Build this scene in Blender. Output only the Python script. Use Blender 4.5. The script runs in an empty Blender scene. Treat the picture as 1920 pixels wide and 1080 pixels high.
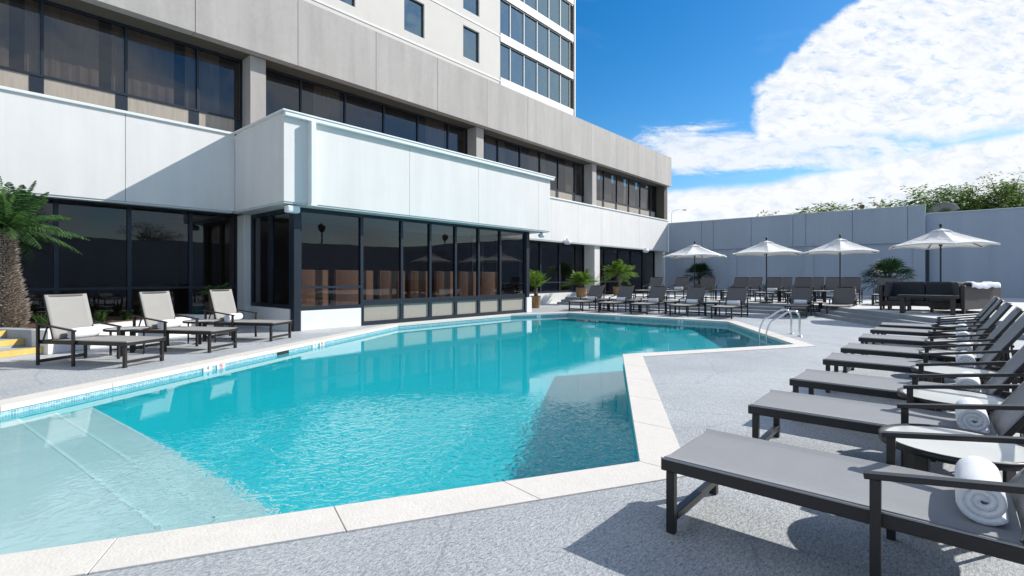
import bpy, bmesh, math, random
from mathutils import Vector, Matrix
S = bpy.context.scene
COL = S.collection
rad = math.radians
# ------------------------------------------------------------------ camera
cam = bpy.data.cameras.new('camera'); camo = bpy.data.objects.new('camera', cam); COL.objects.link(camo)
cam.sensor_width = 36; cam.lens = 17.7685; cam.clip_end = 3000; cam.clip_start = .05
cam.shift_y = -0.0106
YAW = rad(40.947)                      # forward direction measured against +X
camo.location = (0, 0, 1.40)
# forward = (cos, sin); the camera's right is (sin, -cos)
FW = (0.75534, 0.65533)
camo.rotation_euler = (rad(90), 0, math.atan2(FW[1], FW[0]) - rad(90))
S.camera = camo
# ------------------------------------------------------------------ sun
SUNV = Vector((-.53, .31, -.415)).normalized()     # direction light travels
sun = bpy.data.lights.new('sun', 'SUN'); sun.energy = 5.0; sun.angle = rad(.5); sun.color = (1, .965, .90)
suno = bpy.data.objects.new('sun', sun); COL.objects.link(suno)
suno.rotation_euler = SUNV.to_track_quat('-Z', 'Y').to_euler()
suno.location = (20, -12, 20)
sun.cycles.is_caustics_light = True
# ------------------------------------------------------------------ world
W = bpy.data.worlds.new('World'); S.world = W; W.use_nodes = True
def build_world():
    nt = W.node_tree; N = nt.nodes; L = nt.links
    bg = N['Background']; bg.inputs[1].default_value = .08
    sk = N.new('ShaderNodeTexSky'); sk.sky_type = 'NISHITA'; sk.sun_disc = False
    sk.sun_elevation = math.asin(-SUNV.z)
    sk.sun_rotation = math.atan2(-SUNV.x, -SUNV.y)
    sk.air_density = 1.0; sk.dust_density = .3; sk.ozone_density = 2.5
    tc = N.new('ShaderNodeTexCoord')
    def M(op, a, b=None, c=None, clamp=False):
        n = N.new('ShaderNodeMath'); n.operation = op; n.use_clamp = clamp
        for i, v in enumerate((a, b, c)):
            if v is None: continue
            if isinstance(v, (int, float)): n.inputs[i].default_value = v
            else: L.new(v, n.inputs[i])
        return n.outputs[0]
    def dot(vec):
        n = N.new('ShaderNodeVectorMath'); n.operation = 'DOT_PRODUCT'
        L.new(tc.outputs['Generated'], n.inputs[0]); n.inputs[1].default_value = vec
        return n.outputs['Value']
    def mr(v, a, b, lo=0., hi=1.):
        n = N.new('ShaderNodeMapRange'); n.interpolation_type = 'SMOOTHSTEP'
        L.new(v, n.inputs[0])
        for i, q in enumerate((a, b, lo, hi)): n.inputs[i+1].default_value = q
        return n.outputs[0]
    df = M('MAXIMUM', dot((FW[0], FW[1], 0)), .05)
    r = M('DIVIDE', dot((FW[1], -FW[0], 0)), df)       # tangent of the bearing from the main view direction
    e = M('DIVIDE', dot((0, 0, 1)), df)                # tangent of the height
    front = mr(dot((FW[0], FW[1], 0)), .05, .25)
    cmb = N.new('ShaderNodeCombineXYZ'); L.new(r, cmb.inputs[0]); L.new(e, cmb.inputs[1])
    def noise(vec, sc, det, rough=.55, dist=0., sx=1., sy=1., w=0):
        mp = N.new('ShaderNodeMapping'); L.new(vec, mp.inputs[0]); mp.inputs['Scale'].default_value = (sx, sy, 1); mp.inputs['Location'].default_value = (w, w*.7, w*.3)
        mp.inputs['Rotation'].default_value = (0, 0, .25)
        n = N.new('ShaderNodeTexNoise'); L.new(mp.outputs[0], n.inputs['Vector']); n.inputs['Scale'].default_value = sc
        n.inputs['Detail'].default_value = det; n.inputs['Roughness'].default_value = rough; n.inputs['Distortion'].default_value = dist
        return n.outputs['Fac']
    cv = cmb.outputs[0]
    nb = M('SUBTRACT', noise(cv, 4.5, 9, .62, .3), .5)
    nf = M('SUBTRACT', noise(cv, 16, 8, .6, .6, 1, 1.6, 3.), .5)
    d = M('ADD', M('MULTIPLY', nb, .30), M('MULTIPLY', nf, .16))
    # big cloud: right of a slanting edge, above a blue band
    eA = M('SUBTRACT', r, M('ADD', .483, M('MULTIPLY', M('MAXIMUM', M('SUBTRACT', e, .375), 0.), 1.12)))
    eA = M('ADD', eA, M('MULTIPLY', d, .30))
    mA = mr(eA, -.012, .016)
    lowA = M('SUBTRACT', e, M('ADD', .258, M('MULTIPLY', M('SUBTRACT', r, .5), .05)))
    lowA = M('ADD', lowA, M('MULTIPLY', d, .22))
    mA = M('MULTIPLY', mA, mr(lowA, -.018, .022))
    mA = M('MULTIPLY', mA, mr(noise(cv, 30, 8, .66, .4, .7, 1.8, 4.), .33, .47, .62, 1.))
    # ragged wisps left of it and under it
    wn = noise(cv, 9, 13, .70, .5, .55, 2.0, 7.)
    wm = M('MULTIPLY', mr(r, .19, .36), mr(r, 1.0, .55)); wm = M('MULTIPLY', wm, M('MULTIPLY', mr(e, .185, .235), mr(e, .325, .265)))
    mW = M('MULTIPLY', mr(M('ADD', wn, M('MULTIPLY', wm, .30)), .56, .78), mr(wm, 0., .30))
    # low bank on the horizon
    eL = M('SUBTRACT', M('ADD', M('ADD', .172, M('MULTIPLY', M('SUBTRACT', r, .31), .06)), M('MULTIPLY', M('MAXIMUM', M('SUBTRACT', r, .5), 0.), .15)), e)
    mL = mr(M('ADD', eL, M('MULTIPLY', d, .07)), -.008, .012)
    # faint streak in the clear part
    st = mr(noise(cv, 3.2, 8, .6, .4, .6, 2.0, 11.), .56, .8, 0., .30)
    m = M('MAXIMUM', M('MAXIMUM', mA, M('MULTIPLY', mW, .9)), M('MAXIMUM', mL, M('MULTIPLY', st, .6)))
    m = M('MULTIPLY', m, front)
    # the rest of the dome: scattered high cloud
    back = mr(noise(tc.outputs['Generated'], 2.6, 10, .6, .5, 1, 1, 5.), .40, .58)
    back = M('MULTIPLY', back, M('SUBTRACT', 1., front)); back = M('MULTIPLY', back, .8)
    m = M('MAXIMUM', m, back, clamp=True)
    sh = N.new('ShaderNodeValToRGB'); sh.color_ramp.elements[0].position = .30; sh.color_ramp.elements[1].position = .52
    sh.color_ramp.elements[0].color = (7.6, 8.7, 10.1, 1); sh.color_ramp.elements[1].color = (10.5, 10.7, 11.0, 1)
    L.new(noise(cv, 26, 9, .62, .3, .8, 1.5, 2.), sh.inputs[0])
    hs = N.new('ShaderNodeHueSaturation'); hs.inputs['Saturation'].default_value = 1.45; hs.inputs['Value'].default_value = 1.55
    L.new(sk.outputs[0], hs.inputs['Color'])
    mx = N.new('ShaderNodeMix'); mx.data_type = 'RGBA'
    L.new(m, mx.inputs[0]); L.new(hs.outputs[0], mx.inputs[6]); L.new(sh.outputs[0], mx.inputs[7])
    L.new(mx.outputs[2], bg.inputs[0])
build_world()
S.view_settings.view_transform = 'Standard'; S.view_settings.look = 'None'
S.view_settings.exposure = 0.22; S.view_settings.gamma = 1
S.cycles.max_bounces = 10; S.cycles.transparent_max_bounces = 12
S.cycles.sample_clamp_indirect = 6

# ------------------------------------------------------------------ materials
MAT = {}
def mat(name, col, rough=.6, metal=0., noise=None, noise2=None, bump=None, spec=.5, streak=None, sheen=0):
    """noise = (scale, amount) brightness variation; bump = (scale, distance)"""
    m = bpy.data.materials.new(name); m.use_nodes = True; N = m.node_tree.nodes; L = m.node_tree.links
    b = N['Principled BSDF']; b.inputs['Roughness'].default_value = rough; b.inputs['Metallic'].default_value = metal
    b.inputs['Specular IOR Level'].default_value = spec
    b.inputs['Base Color'].default_value = (*col, 1)
    tc = N.new('ShaderNodeTexCoord')
    src = None
    def layer(sc, amt, stretch, prev, det=6):
        mp = N.new('ShaderNodeMapping'); L.new(tc.outputs['Object'], mp.inputs[0]); mp.inputs['Scale'].default_value = stretch
        n = N.new('ShaderNodeTexNoise'); n.inputs['Scale'].default_value = sc; n.inputs['Detail'].default_value = det; n.inputs['Roughness'].default_value = .62
        L.new(mp.outputs[0], n.inputs['Vector'])
        r = N.new('ShaderNodeMapRange'); r.inputs[1].default_value = .25; r.inputs[2].default_value = .75
        r.inputs[3].default_value = 1-amt; r.inputs[4].default_value = 1+amt; L.new(n.outputs['Fac'], r.inputs[0])
        x = N.new('ShaderNodeMix'); x.data_type = 'RGBA'; x.blend_type = 'MULTIPLY'; x.inputs[0].default_value = 1
        if prev is None: x.inputs[6].default_value = (*col, 1)
        else: L.new(prev, x.inputs[6])
        L.new(r.outputs[0], x.inputs[7]); return x.outputs[2]
    if noise: src = layer(noise[0], noise[1], (1, 1, 1), src)
    if noise2: src = layer(noise2[0], noise2[1], (1, 1, 1), src)
    if streak: src = layer(streak[0], streak[1], (1, 1, .08), src)
    if src: L.new(src, b.inputs['Base Color'])
    if bump:
        n = N.new('ShaderNodeTexNoise'); n.inputs['Scale'].default_value = bump[0]; n.inputs['Detail'].default_value = 5
        L.new(tc.outputs['Object'], n.inputs['Vector'])
        p = N.new('ShaderNodeBump'); p.inputs['Distance'].default_value = bump[1]; L.new(n.outputs['Fac'], p.inputs['Height']); L.new(p.outputs[0], b.inputs['Normal'])
    MAT[name] = m; return m
mat('white_stucco', (.685, .675, .66), .75, noise=(1.1, .03), streak=(2.6, .055), bump=(60, .002))
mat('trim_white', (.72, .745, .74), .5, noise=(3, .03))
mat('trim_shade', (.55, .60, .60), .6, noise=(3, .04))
mat('wall_blue', (.34, .40, .48), .75, noise=(.7, .04), streak=(1.6, .07), bump=(50, .002))
mat('concrete', (.40, .375, .355), .8, noise=(.8, .05), noise2=(9, .05), streak=(2.5, .13), bump=(45, .003))
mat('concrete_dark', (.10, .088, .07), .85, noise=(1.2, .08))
mat('tower_beige', (.60, .58, .54), .8, noise=(1.2, .03), streak=(2, .03))
mat('tower_white', (.66, .66, .65), .6, noise=(2, .03))
mat('bronze', (.022, .021, .022), .38, metal=.4, noise=(20, .15))
mat('frame_navy', (.020, .028, .042), .4, metal=.3, noise=(9, .2))
mat('lounger_frame', (.026, .023, .023), .38, metal=.3, noise=(30, .1))
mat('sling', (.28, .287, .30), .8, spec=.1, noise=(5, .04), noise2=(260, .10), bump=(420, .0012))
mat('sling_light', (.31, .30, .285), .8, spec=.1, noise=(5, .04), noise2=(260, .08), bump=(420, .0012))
mat('sling_shaded', (.14, .133, .137), .65, spec=.2, noise=(6, .04), noise2=(260, .08))  # same fabric as the seats, shade of the far backrests put into its colour
mat('towel', (.80, .82, .86), .9, noise=(40, .05), bump=(220, .004), spec=.1)
mat('table_top', (.62, .63, .60), .25, noise=(7, .05))
mat('chrome', (.72, .73, .74), .16, metal=1.)
mat('wicker', (.040, .032, .028), .5, noise=(30, .9), bump=(90, .015))
mat('cushion', (.045, .048, .055), .85, noise=(12, .12), bump=(200, .002))
mat('plinth', (.74, .74, .73), .7, noise=(5, .04), bump=(80, .002))
mat('gravel_band', (.33, .31, .27), .9, noise=(60, .3))
mat('booth_tan', (.38, .235, .17), .7, noise=(3, .08))
mat('booth_dark', (.05, .035, .03), .7, noise=(3, .1))
mat('interior', (.26, .22, .19), .8, noise=(2, .1))
mat('curtain', (.36, .32, .275), .9, streak=(14, .16))
mat('yellow', (.60, .43, .12), .7, noise=(9, .12))
mat('step_concrete', (.36, .38, .40), .8, noise=(4, .08), bump=(60, .004))
mat('mulch', (.10, .055, .030), .95, noise=(30, .5), bump=(40, .05))
mat('trunk', (.115, .085, .06), .95, noise=(25, .45), bump=(30, .05))
mat('pot_clay', (.24, .14, .06), .6, noise=(14, .35), streak=(10, .25))
mat('soil', (.03, .022, .016), .95, noise=(40, .3))
mat('black', (.012, .012, .013), .6)
mat('red', (.6, .04, .04), .5)
mat('lamp_white', (.70, .74, .76), .35, noise=(8, .04))
mat('roof_grey', (.22, .21, .20), .9, noise=(3, .1))
mat('plaster_pale', (.70, .66, .66), .7, noise=(1.6, .07), noise2=(9, .05))
mat('plaster_floor', (.005, .56, .63), .7, noise=(.7, .04), noise2=(4, .04))  # turquoise holds the light absorption of deep water, painted into the plaster
mat('step_edge_shading', (.82, .78, .76), .6, noise=(8, .05))
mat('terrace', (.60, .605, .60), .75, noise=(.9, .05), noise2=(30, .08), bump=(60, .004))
mat('edge_metal', (.30, .29, .29), .4, metal=.6)
mat('step_shaded', (.27, .30, .33), .8, noise=(3, .1), bump=(60, .004))
mat('brown_wood', (.16, .09, .05), .7, noise=(9, .2))

def leaf_mat(name, c1, c2, trans=.35, ro=.55):
    m = bpy.data.materials.new(name); m.use_nodes = True; N = m.node_tree.nodes; L = m.node_tree.links
    b = N['Principled BSDF']; b.inputs['Roughness'].default_value = ro; b.inputs['Specular IOR Level'].default_value = .25
    g = N.new('ShaderNodeNewGeometry'); rp = N.new('ShaderNodeValToRGB')
    rp.color_ramp.elements[0].color = (*c1, 1); rp.color_ramp.elements[1].color = (*c2, 1)
    L.new(g.outputs['Random Per Island'], rp.inputs[0]); L.new(rp.outputs[0], b.inputs['Base Color'])
    t = N.new('ShaderNodeBsdfTranslucent'); L.new(rp.outputs[0], t.inputs['Color'])
    mx = N.new('ShaderNodeMixShader'); mx.inputs[0].default_value = trans
    L.new(b.outputs[0], mx.inputs[1]); L.new(t.outputs[0], mx.inputs[2]); L.new(mx.outputs[0], N['Material Output'].inputs['Surface'])
    MAT[name] = m
leaf_mat('leaf_cycad', (.018, .06, .02), (.10, .20, .055))
leaf_mat('leaf_bright', (.05, .13, .015), (.19, .30, .05), .45)
leaf_mat('leaf_dark', (.008, .03, .010), (.03, .07, .02))
leaf_mat('leaf_bamboo', (.04, .10, .018), (.24, .36, .09), .4)
leaf_mat('leaf_ground', (.02, .06, .015), (.10, .16, .04))

def glass(name, tint, refl=.06, wav=.02, gcol=(.9, .93, 1.), rough=0.0):
    m = bpy.data.materials.new(name); m.use_nodes = True; N = m.node_tree.nodes; L = m.node_tree.links
    N.remove(N['Principled BSDF'])
    t = N.new('ShaderNodeBsdfTransparent'); t.inputs[0].default_value = (*tint, 1)
    g = N.new('ShaderNodeBsdfGlossy'); g.inputs['Color'].default_value = (*gcol, 1); g.inputs['Roughness'].default_value = rough
    f = N.new('ShaderNodeFresnel'); ge = N.new('ShaderNodeNewGeometry'); io = N.new('ShaderNodeMapRange'); L.new(ge.outputs['Backfacing'], io.inputs[0]); io.inputs[3].default_value = 1.6; io.inputs[4].default_value = 1/1.6; L.new(io.outputs[0], f.inputs['IOR'])
    a = N.new('ShaderNodeMath'); a.operation = 'ADD'; a.inputs[1].default_value = refl; L.new(f.outputs[0], a.inputs[0]); a.use_clamp = True
    tc = N.new('ShaderNodeTexCoord'); n = N.new('ShaderNodeTexNoise'); n.inputs['Scale'].default_value = .9; n.inputs['Detail'].default_value = 1
    L.new(tc.outputs['Object'], n.inputs['Vector'])
    p = N.new('ShaderNodeBump'); p.inputs['Distance'].default_value = wav; L.new(n.outputs['Fac'], p.inputs['Height']); L.new(p.outputs[0], g.inputs['Normal'])
    mx = N.new('ShaderNodeMixShader'); L.new(a.outputs[0], mx.inputs[0]); L.new(t.outputs[0], mx.inputs[1]); L.new(g.outputs[0], mx.inputs[2])
    L.new(mx.outputs[0], N['Material Output'].inputs['Surface']); MAT[name] = m
glass('glass_bay', (.50, .46, .43), .0, .002)
glass('glass_dark', (.34, .31, .29), .0, .002)
glass('glass_upper', (.40, .37, .355), .03, .006, (.85, .87, .9))
glass('glass_tower', (.05, .07, .09), .24, .02, (.62, .88, 1.))

def deck_material():
    m = bpy.data.materials.new('deck'); m.use_nodes = True; N = m.node_tree.nodes; L = m.node_tree.links
    b = N['Principled BSDF']; b.inputs['Roughness'].default_value = .55; b.inputs['Specular IOR Level'].default_value = .4
    tc = N.new('ShaderNodeTexCoord')
    def noise(sc, det, rough=.6, stretch=(1, 1, 1), rot=0, dist=0.):
        mp = N.new('ShaderNodeMapping'); L.new(tc.outputs['Object'], mp.inputs[0]); mp.inputs['Scale'].default_value = stretch; mp.inputs['Rotation'].default_value = (0, 0, rot)
        n = N.new('ShaderNodeTexNoise'); L.new(mp.outputs[0], n.inputs['Vector']); n.inputs['Scale'].default_value = sc; n.inputs['Detail'].default_value = det
        n.inputs['Roughness'].default_value = rough; n.inputs['Distortion'].default_value = dist; return n.outputs['Fac']
    def ramp(v, p0, c0, p1, c1):
        r = N.new('ShaderNodeValToRGB'); r.color_ramp.elements[0].position = p0; r.color_ramp.elements[1].position = p1
        r.color_ramp.elements[0].color = (*c0, 1); r.color_ramp.elements[1].color = (*c1, 1); L.new(v, r.inputs[0]); return r.outputs[0]
    def mul(a, bb, f=1):
        x = N.new('ShaderNodeMix'); x.data_type = 'RGBA'; x.blend_type = 'MULTIPLY'; x.inputs[0].default_value = f; L.new(a, x.inputs[6]); L.new(bb, x.inputs[7]); return x.outputs[2]
    base = ramp(noise(.5, 5), .3, (.50, .52, .535), .7, (.61, .62, .625))
    fine = noise(36, 8, .75, (1, 2.6, 1), .5, .8)
    f2 = noise(85, 4, .7, (1, 1.8, 1), .5)
    c = mul(base, ramp(fine, .40, (.46, .49, .53), .57, (1.12, 1.12, 1.11)))
    c = mul(c, ramp(f2, .35, (.72, .73, .75), .65, (1.14, 1.14, 1.14)))
    # stamped slab joints, slightly wandering
    nz = noise(1.2, 4); 
    mp = N.new('ShaderNodeVectorMath'); mp.operation = 'MULTIPLY_ADD'
    cb = N.new('ShaderNodeCombineXYZ'); L.new(nz, cb.inputs[0]); L.new(nz, cb.inputs[1])
    L.new(cb.outputs[0], mp.inputs[0]); mp.inputs[1].default_value = (.5, .5, 0); L.new(tc.outputs['Object'], mp.inputs[2])
    vo = N.new('ShaderNodeTexVoronoi'); vo.feature = 'DISTANCE_TO_EDGE'; vo.inputs['Scale'].default_value = .75; L.new(mp.outputs[0], vo.inputs['Vector'])
    c = mul(c, ramp(vo.outputs['Distance'], .0, (.78, .79, .81), .010, (1, 1, 1)))
    c = mul(c, ramp(noise(.22, 6, .65, dist=.8), .35, (.86, .86, .87), .62, (1.06, 1.06, 1.05)))
    L.new(c, b.inputs['Base Color'])
    p = N.new('ShaderNodeBump'); p.inputs['Distance'].default_value = .010; p.inputs['Strength'].default_value = .8
    ad = N.new('ShaderNodeMath'); ad.operation = 'ADD'; L.new(fine, ad.inputs[0])
    m2 = N.new('ShaderNodeMath'); m2.operation = 'MULTIPLY'; L.new(f2, m2.inputs[0]); m2.inputs[1].default_value = .35; L.new(m2.outputs[0], ad.inputs[1])
    L.new(ad.outputs[0], p.inputs['Height']); L.new(p.outputs[0], b.inputs['Normal'])
    MAT['deck'] = m
deck_material()

def cloth_material():
    m = mat('umbrella_cloth', (.88, .87, .85), .85, noise=(4, .06), noise2=(1.6, .05), bump=(9, .03), spec=.1)
    N = m.node_tree.nodes; L = m.node_tree.links; b = N['Principled BSDF']; t = N.new('ShaderNodeBsdfTranslucent'); t.inputs[0].default_value = (.72, .68, .62, 1)
    x = N.new('ShaderNodeMixShader'); x.inputs[0].default_value = .18; L.new(b.outputs[0], x.inputs[1]); L.new(t.outputs[0], x.inputs[2]); L.new(x.outputs[0], N['Material Output'].inputs['Surface'])
cloth_material()
def coping_material():
    m = mat('coping', (.68, .64, .585), .6, noise=(2.2, .05), noise2=(14, .05), bump=(60, .003))
coping_material()

def tile_material():
    m = bpy.data.materials.new('mosaic'); m.use_nodes = True; N = m.node_tree.nodes; L = m.node_tree.links
    b = N['Principled BSDF']; b.inputs['Roughness'].default_value = .2
    uv = N.new('ShaderNodeUVMap'); br = N.new('ShaderNodeTexBrick'); L.new(uv.outputs[0], br.inputs['Vector'])
    br.offset = 0; br.inputs['Scale'].default_value = 1; br.inputs['Brick Width'].default_value = .028; br.inputs['Row Height'].default_value = .028
    br.inputs['Mortar Size'].default_value = .002
    br.inputs['Color1'].default_value = (.10, .30, .38, 1); br.inputs['Color2'].default_value = (.30, .52, .60, 1); br.inputs['Mortar'].default_value = (.55, .62, .62, 1)
    L.new(br.outputs[0], b.inputs['Base Color']); MAT['mosaic'] = m
tile_material()

def water_material():
    m = bpy.data.materials.new('water'); m.use_nodes = True; N = m.node_tree.nodes; L = m.node_tree.links
    b = N['Principled BSDF']; b.inputs['Base Color'].default_value = (.62, .99, 1, 1); b.inputs['Roughness'].default_value = 0
    b.inputs['IOR'].default_value = 1.333; b.inputs['Transmission Weight'].default_value = 1
    tc = N.new('ShaderNodeTexCoord')
    def noise(sc, det, dist=0.):
        n = N.new('ShaderNodeTexNoise'); L.new(tc.outputs['Object'], n.inputs['Vector']); n.inputs['Scale'].default_value = sc
        n.inputs['Detail'].default_value = det; n.inputs['Distortion'].default_value = dist; return n.outputs['Fac']
    # ripples are strongest around the middle of the near half, the far water is almost still
    mp = N.new('ShaderNodeVectorMath'); mp.operation = 'DISTANCE'; L.new(tc.outputs['Object'], mp.inputs[0]); mp.inputs[1].default_value = (2.7, 3.7, -.11)
    rr = N.new('ShaderNodeMapRange'); rr.interpolation_type = 'SMOOTHSTEP'; L.new(mp.outputs['Value'], rr.inputs[0])
    rr.inputs[1].default_value = .4; rr.inputs[2].default_value = 2.7; rr.inputs[3].default_value = 3.0; rr.inputs[4].default_value = .025
    h1 = N.new('ShaderNodeMath'); h1.operation = 'MULTIPLY'; L.new(noise(9., 2, 1.6), h1.inputs[0]); L.new(rr.outputs[0], h1.inputs[1])
    h2 = N.new('ShaderNodeMath'); h2.operation = 'MULTIPLY'; L.new(noise(1.6, 2, .3), h2.inputs[0]); h2.inputs[1].default_value = .09
    h = N.new('ShaderNodeMath'); h.operation = 'ADD'; L.new(h1.outputs[0], h.inputs[0]); L.new(h2.outputs[0], h.inputs[1])
    p = N.new('ShaderNodeBump'); p.inputs['Distance'].default_value = .012; L.new(h.outputs[0], p.inputs['Height']); L.new(p.outputs[0], b.inputs['Normal'])
    MAT['water'] = m
water_material()

# ------------------------------------------------------------------ mesh helpers
class MB:
    def __init__(s): s.v = []; s.f = []; s.mi = []; s.uv = None
    def add(s, v, f, k=0):
        n = len(s.v); s.v += [tuple(p) for p in v]; s.f += [tuple(i+n for i in q) for q in f]; s.mi += [k]*len(f)
    def box(s, x0, x1, y0, y1, z0, z1, k=0, M=None):
        v = [Vector((x, y, z)) for x in (x0, x1) for y in (y0, y1) for z in (z0, z1)]
        if M is not None: v = [M @ p for p in v]
        s.add(v, [(0, 1, 3, 2), (4, 6, 7, 5), (0, 4, 5, 1), (2, 3, 7, 6), (0, 2, 6, 4), (1, 5, 7, 3)], k); return s
    def bar(s, a, b, w, h=None, up=(0, 0, 1), k=0):
        a = Vector(a); b = Vector(b); h = h or w; d = (b-a).normalized(); up = Vector(up)
        if abs(d.dot(up)) > .99: up = Vector((0, 1, 0))
        x = d.cross(up).normalized(); z = x.cross(d).normalized()
        v = [p + x*sx*w/2 + z*sz*h/2 for p in (a, b) for sx in (-1, 1) for sz in (-1, 1)]
        s.add(v, [(0, 1, 3, 2), (4, 6, 7, 5), (0, 4, 5, 1), (2, 3, 7, 6), (0, 2, 6, 4), (1, 5, 7, 3)], k); return s
    def tube(s, pts, r, n=10, k=0, caps=True):
        pts = [Vector(p) for p in pts]; R = r if isinstance(r, (list, tuple)) else [r]*len(pts)
        base = len(s.v); prev = None
        for i, p in enumerate(pts):
            d = (pts[min(i+1, len(pts)-1)] - pts[max(i-1, 0)]).normalized()
            if prev is None:
                u = d.cross(Vector((0, 0, 1)));
                if u.length < .05: u = d.cross(Vector((1, 0, 0)))
            else: u = prev - d*prev.dot(d)
            u.normalize(); prev = u; w = d.cross(u)
            for j in range(n):
                t = 2*math.pi*j/n; s.v.append(tuple(p + (u*math.cos(t)+w*math.sin(t))*R[i]))
        for i in range(len(pts)-1):
            for j in range(n):
                a = base+i*n+j; b = base+i*n+(j+1) % n; s.f.append((a, b, b+n, a+n)); s.mi.append(k)
        if caps:
            s.f.append(tuple(base+j for j in range(n))[::-1]); s.mi.append(k)
            e = base+(len(pts)-1)*n; s.f.append(tuple(e+j for j in range(n))); s.mi.append(k)
        return s
    def lathe(s, prof, n=24, c=(0, 0, 0), k=0):
        base = len(s.v)
        for r, z in prof:
            for j in range(n):
                t = 2*math.pi*j/n; s.v.append((c[0]+r*math.cos(t), c[1]+r*math.sin(t), c[2]+z))
        for i in range(len(prof)-1):
            for j in range(n):
                a = base+i*n+j; b = base+i*n+(j+1) % n; s.f.append((a, b, b+n, a+n)); s.mi.append(k)
        return s
    def build(s, name, m, parent=None, smooth=False, bevel=0, loc=None):
        me = bpy.data.meshes.new(name); me.from_pydata(s.v, [], s.f)
        ms = m if isinstance(m, (list, tuple)) else [m]
        for q in ms: me.materials.append(MAT[q])
        me.polygons.foreach_set('material_index', s.mi)
        if smooth: me.polygons.foreach_set('use_smooth', [True]*len(me.polygons))
        me.update()
        o = bpy.data.objects.new(name, me); COL.objects.link(o)
        if parent: o.parent = parent
        if loc: o.location = loc
        if bevel:
            b = o.modifiers.new('bevel', 'BEVEL'); b.width = bevel; b.segments = 2; b.limit_method = 'ANGLE'
        return o
def tag(o, label=None, cat=None, group=None, kind=None):
    if label: o['label'] = label
    if cat: o['category'] = cat
    if group: o['group'] = group
    if kind: o['kind'] = kind
    return o
def empty(name, loc=(0, 0, 0), rz=0):
    o = bpy.data.objects.new(name, None); COL.objects.link(o); o.location = loc; o.rotation_euler = (0, 0, rz); o.empty_display_size = .2; return o
KIDS = {}
def copy_tree(o, parent=None):
    c = o.copy(); COL.objects.link(c)
    if parent: c.parent = parent
    for ch in [q for q in ALL() if q.parent == o]: copy_tree(ch, c)
    return c
def ALL(): return list(COL.objects)
def box(name, x0, x1, y0, y1, z0, z1, m, parent=None, bevel=0):
    return MB().box(x0, x1, y0, y1, z0, z1).build(name, m, parent, bevel=bevel)

# ================================================================== GROUND, POOL
POOL = [(-2.2, 6.35), (.5, 7.72), (9.05, 12.28), (14.1, 12.28), (16.45, 11.35), (16.4, 5.28), (11.75, 2.44), (8.2, 4.47), (3.51, 1.77), (-2.2, 4.94)]
def offset_poly(P, d):
    """outward offset (P is clockwise seen from above when d>0 grows)"""
    n = len(P); out = []
    area = sum(P[i][0]*P[(i+1) % n][1]-P[(i+1) % n][0]*P[i][1] for i in range(n))
    sg = 1 if area > 0 else -1
    for i in range(n):
        a = Vector(P[i-1]); b = Vector(P[i]); c = Vector(P[(i+1) % n])
        n1 = Vector(((b-a).y, -(b-a).x)).normalized()*sg; n2 = Vector(((c-b).y, -(c-b).x)).normalized()*sg
        k = (n1+n2); k = k/ k.length_squared*2
        out.append(tuple(b + k*d))
    return out
def ring(P, Q, z):
    n = len(P); mb = MB()
    mb.add([(x, y, z) for x, y in P]+[(x, y, z) for x, y in Q], [(i, (i+1) % n, (i+1) % n+n, i+n) for i in range(n)]); return mb
def filled(name, loops, z, m):
    bm = bmesh.new(); es = []
    for lp in loops:
        vs = [bm.verts.new((x, y, z)) for x, y in lp]
        es += [bm.edges.new((vs[i], vs[(i+1) % len(vs)])) for i in range(len(vs))]
    bmesh.ops.triangle_fill(bm, edges=es, use_beauty=True)
    bmesh.ops.recalc_face_normals(bm, faces=bm.faces)
    for f in bm.faces:
        if f.normal.z < 0: f.normal_flip()
    me = bpy.data.meshes.new(name); bm.to_mesh(me); bm.free(); me.materials.append(MAT[m])
    o = bpy.data.objects.new(name, me); COL.objects.link(o); return o
BIG = [(-400, -400), (600, -400), (600, 600), (-400, 600)]
g = filled('ground', [BIG, offset_poly(POOL, .02)], 0, 'deck'); tag(g, kind='structure')

pool = empty('swimming_pool', (8, 7, 0)); tag(pool, 'long angular swimming pool of turquoise water with pale stone coping', 'swimming pool')
def pp(o):           # parent keeping world coordinates
    o.parent = pool; o.location = (-8, -7, 0); return o
# coping slabs, one mesh with narrow gaps
def coping():
    mb = MB(); P = POOL; Q = offset_poly(POOL, .34); n = len(P)
    for i in range(n):
        a, b = Vector(P[i]), Vector(P[(i+1) % n]); A, B = Vector(Q[i]), Vector(Q[(i+1) % n])
        L = (b-a).length; k = max(1, round(L/1.18)); gap = .0028
        for j in range(k):
            t0, t1 = j/k, (j+1)/k; g0 = gap/L; 
            p = [a.lerp(b, t0+g0), a.lerp(b, t1-g0), A.lerp(B, t1-g0), A.lerp(B, t0+g0)]
            v = [(q.x, q.y, z) for z in (-.05, .012) for q in p]
            mb.add(v, [(0, 1, 2, 3)[::-1], (4, 5, 6, 7), (0, 1, 5, 4), (1, 2, 6, 5), (2, 3, 7, 6), (3, 0, 4, 7)])
    o = mb.build('coping', 'coping', bevel=.003); return o
cp = pp(coping())
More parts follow.
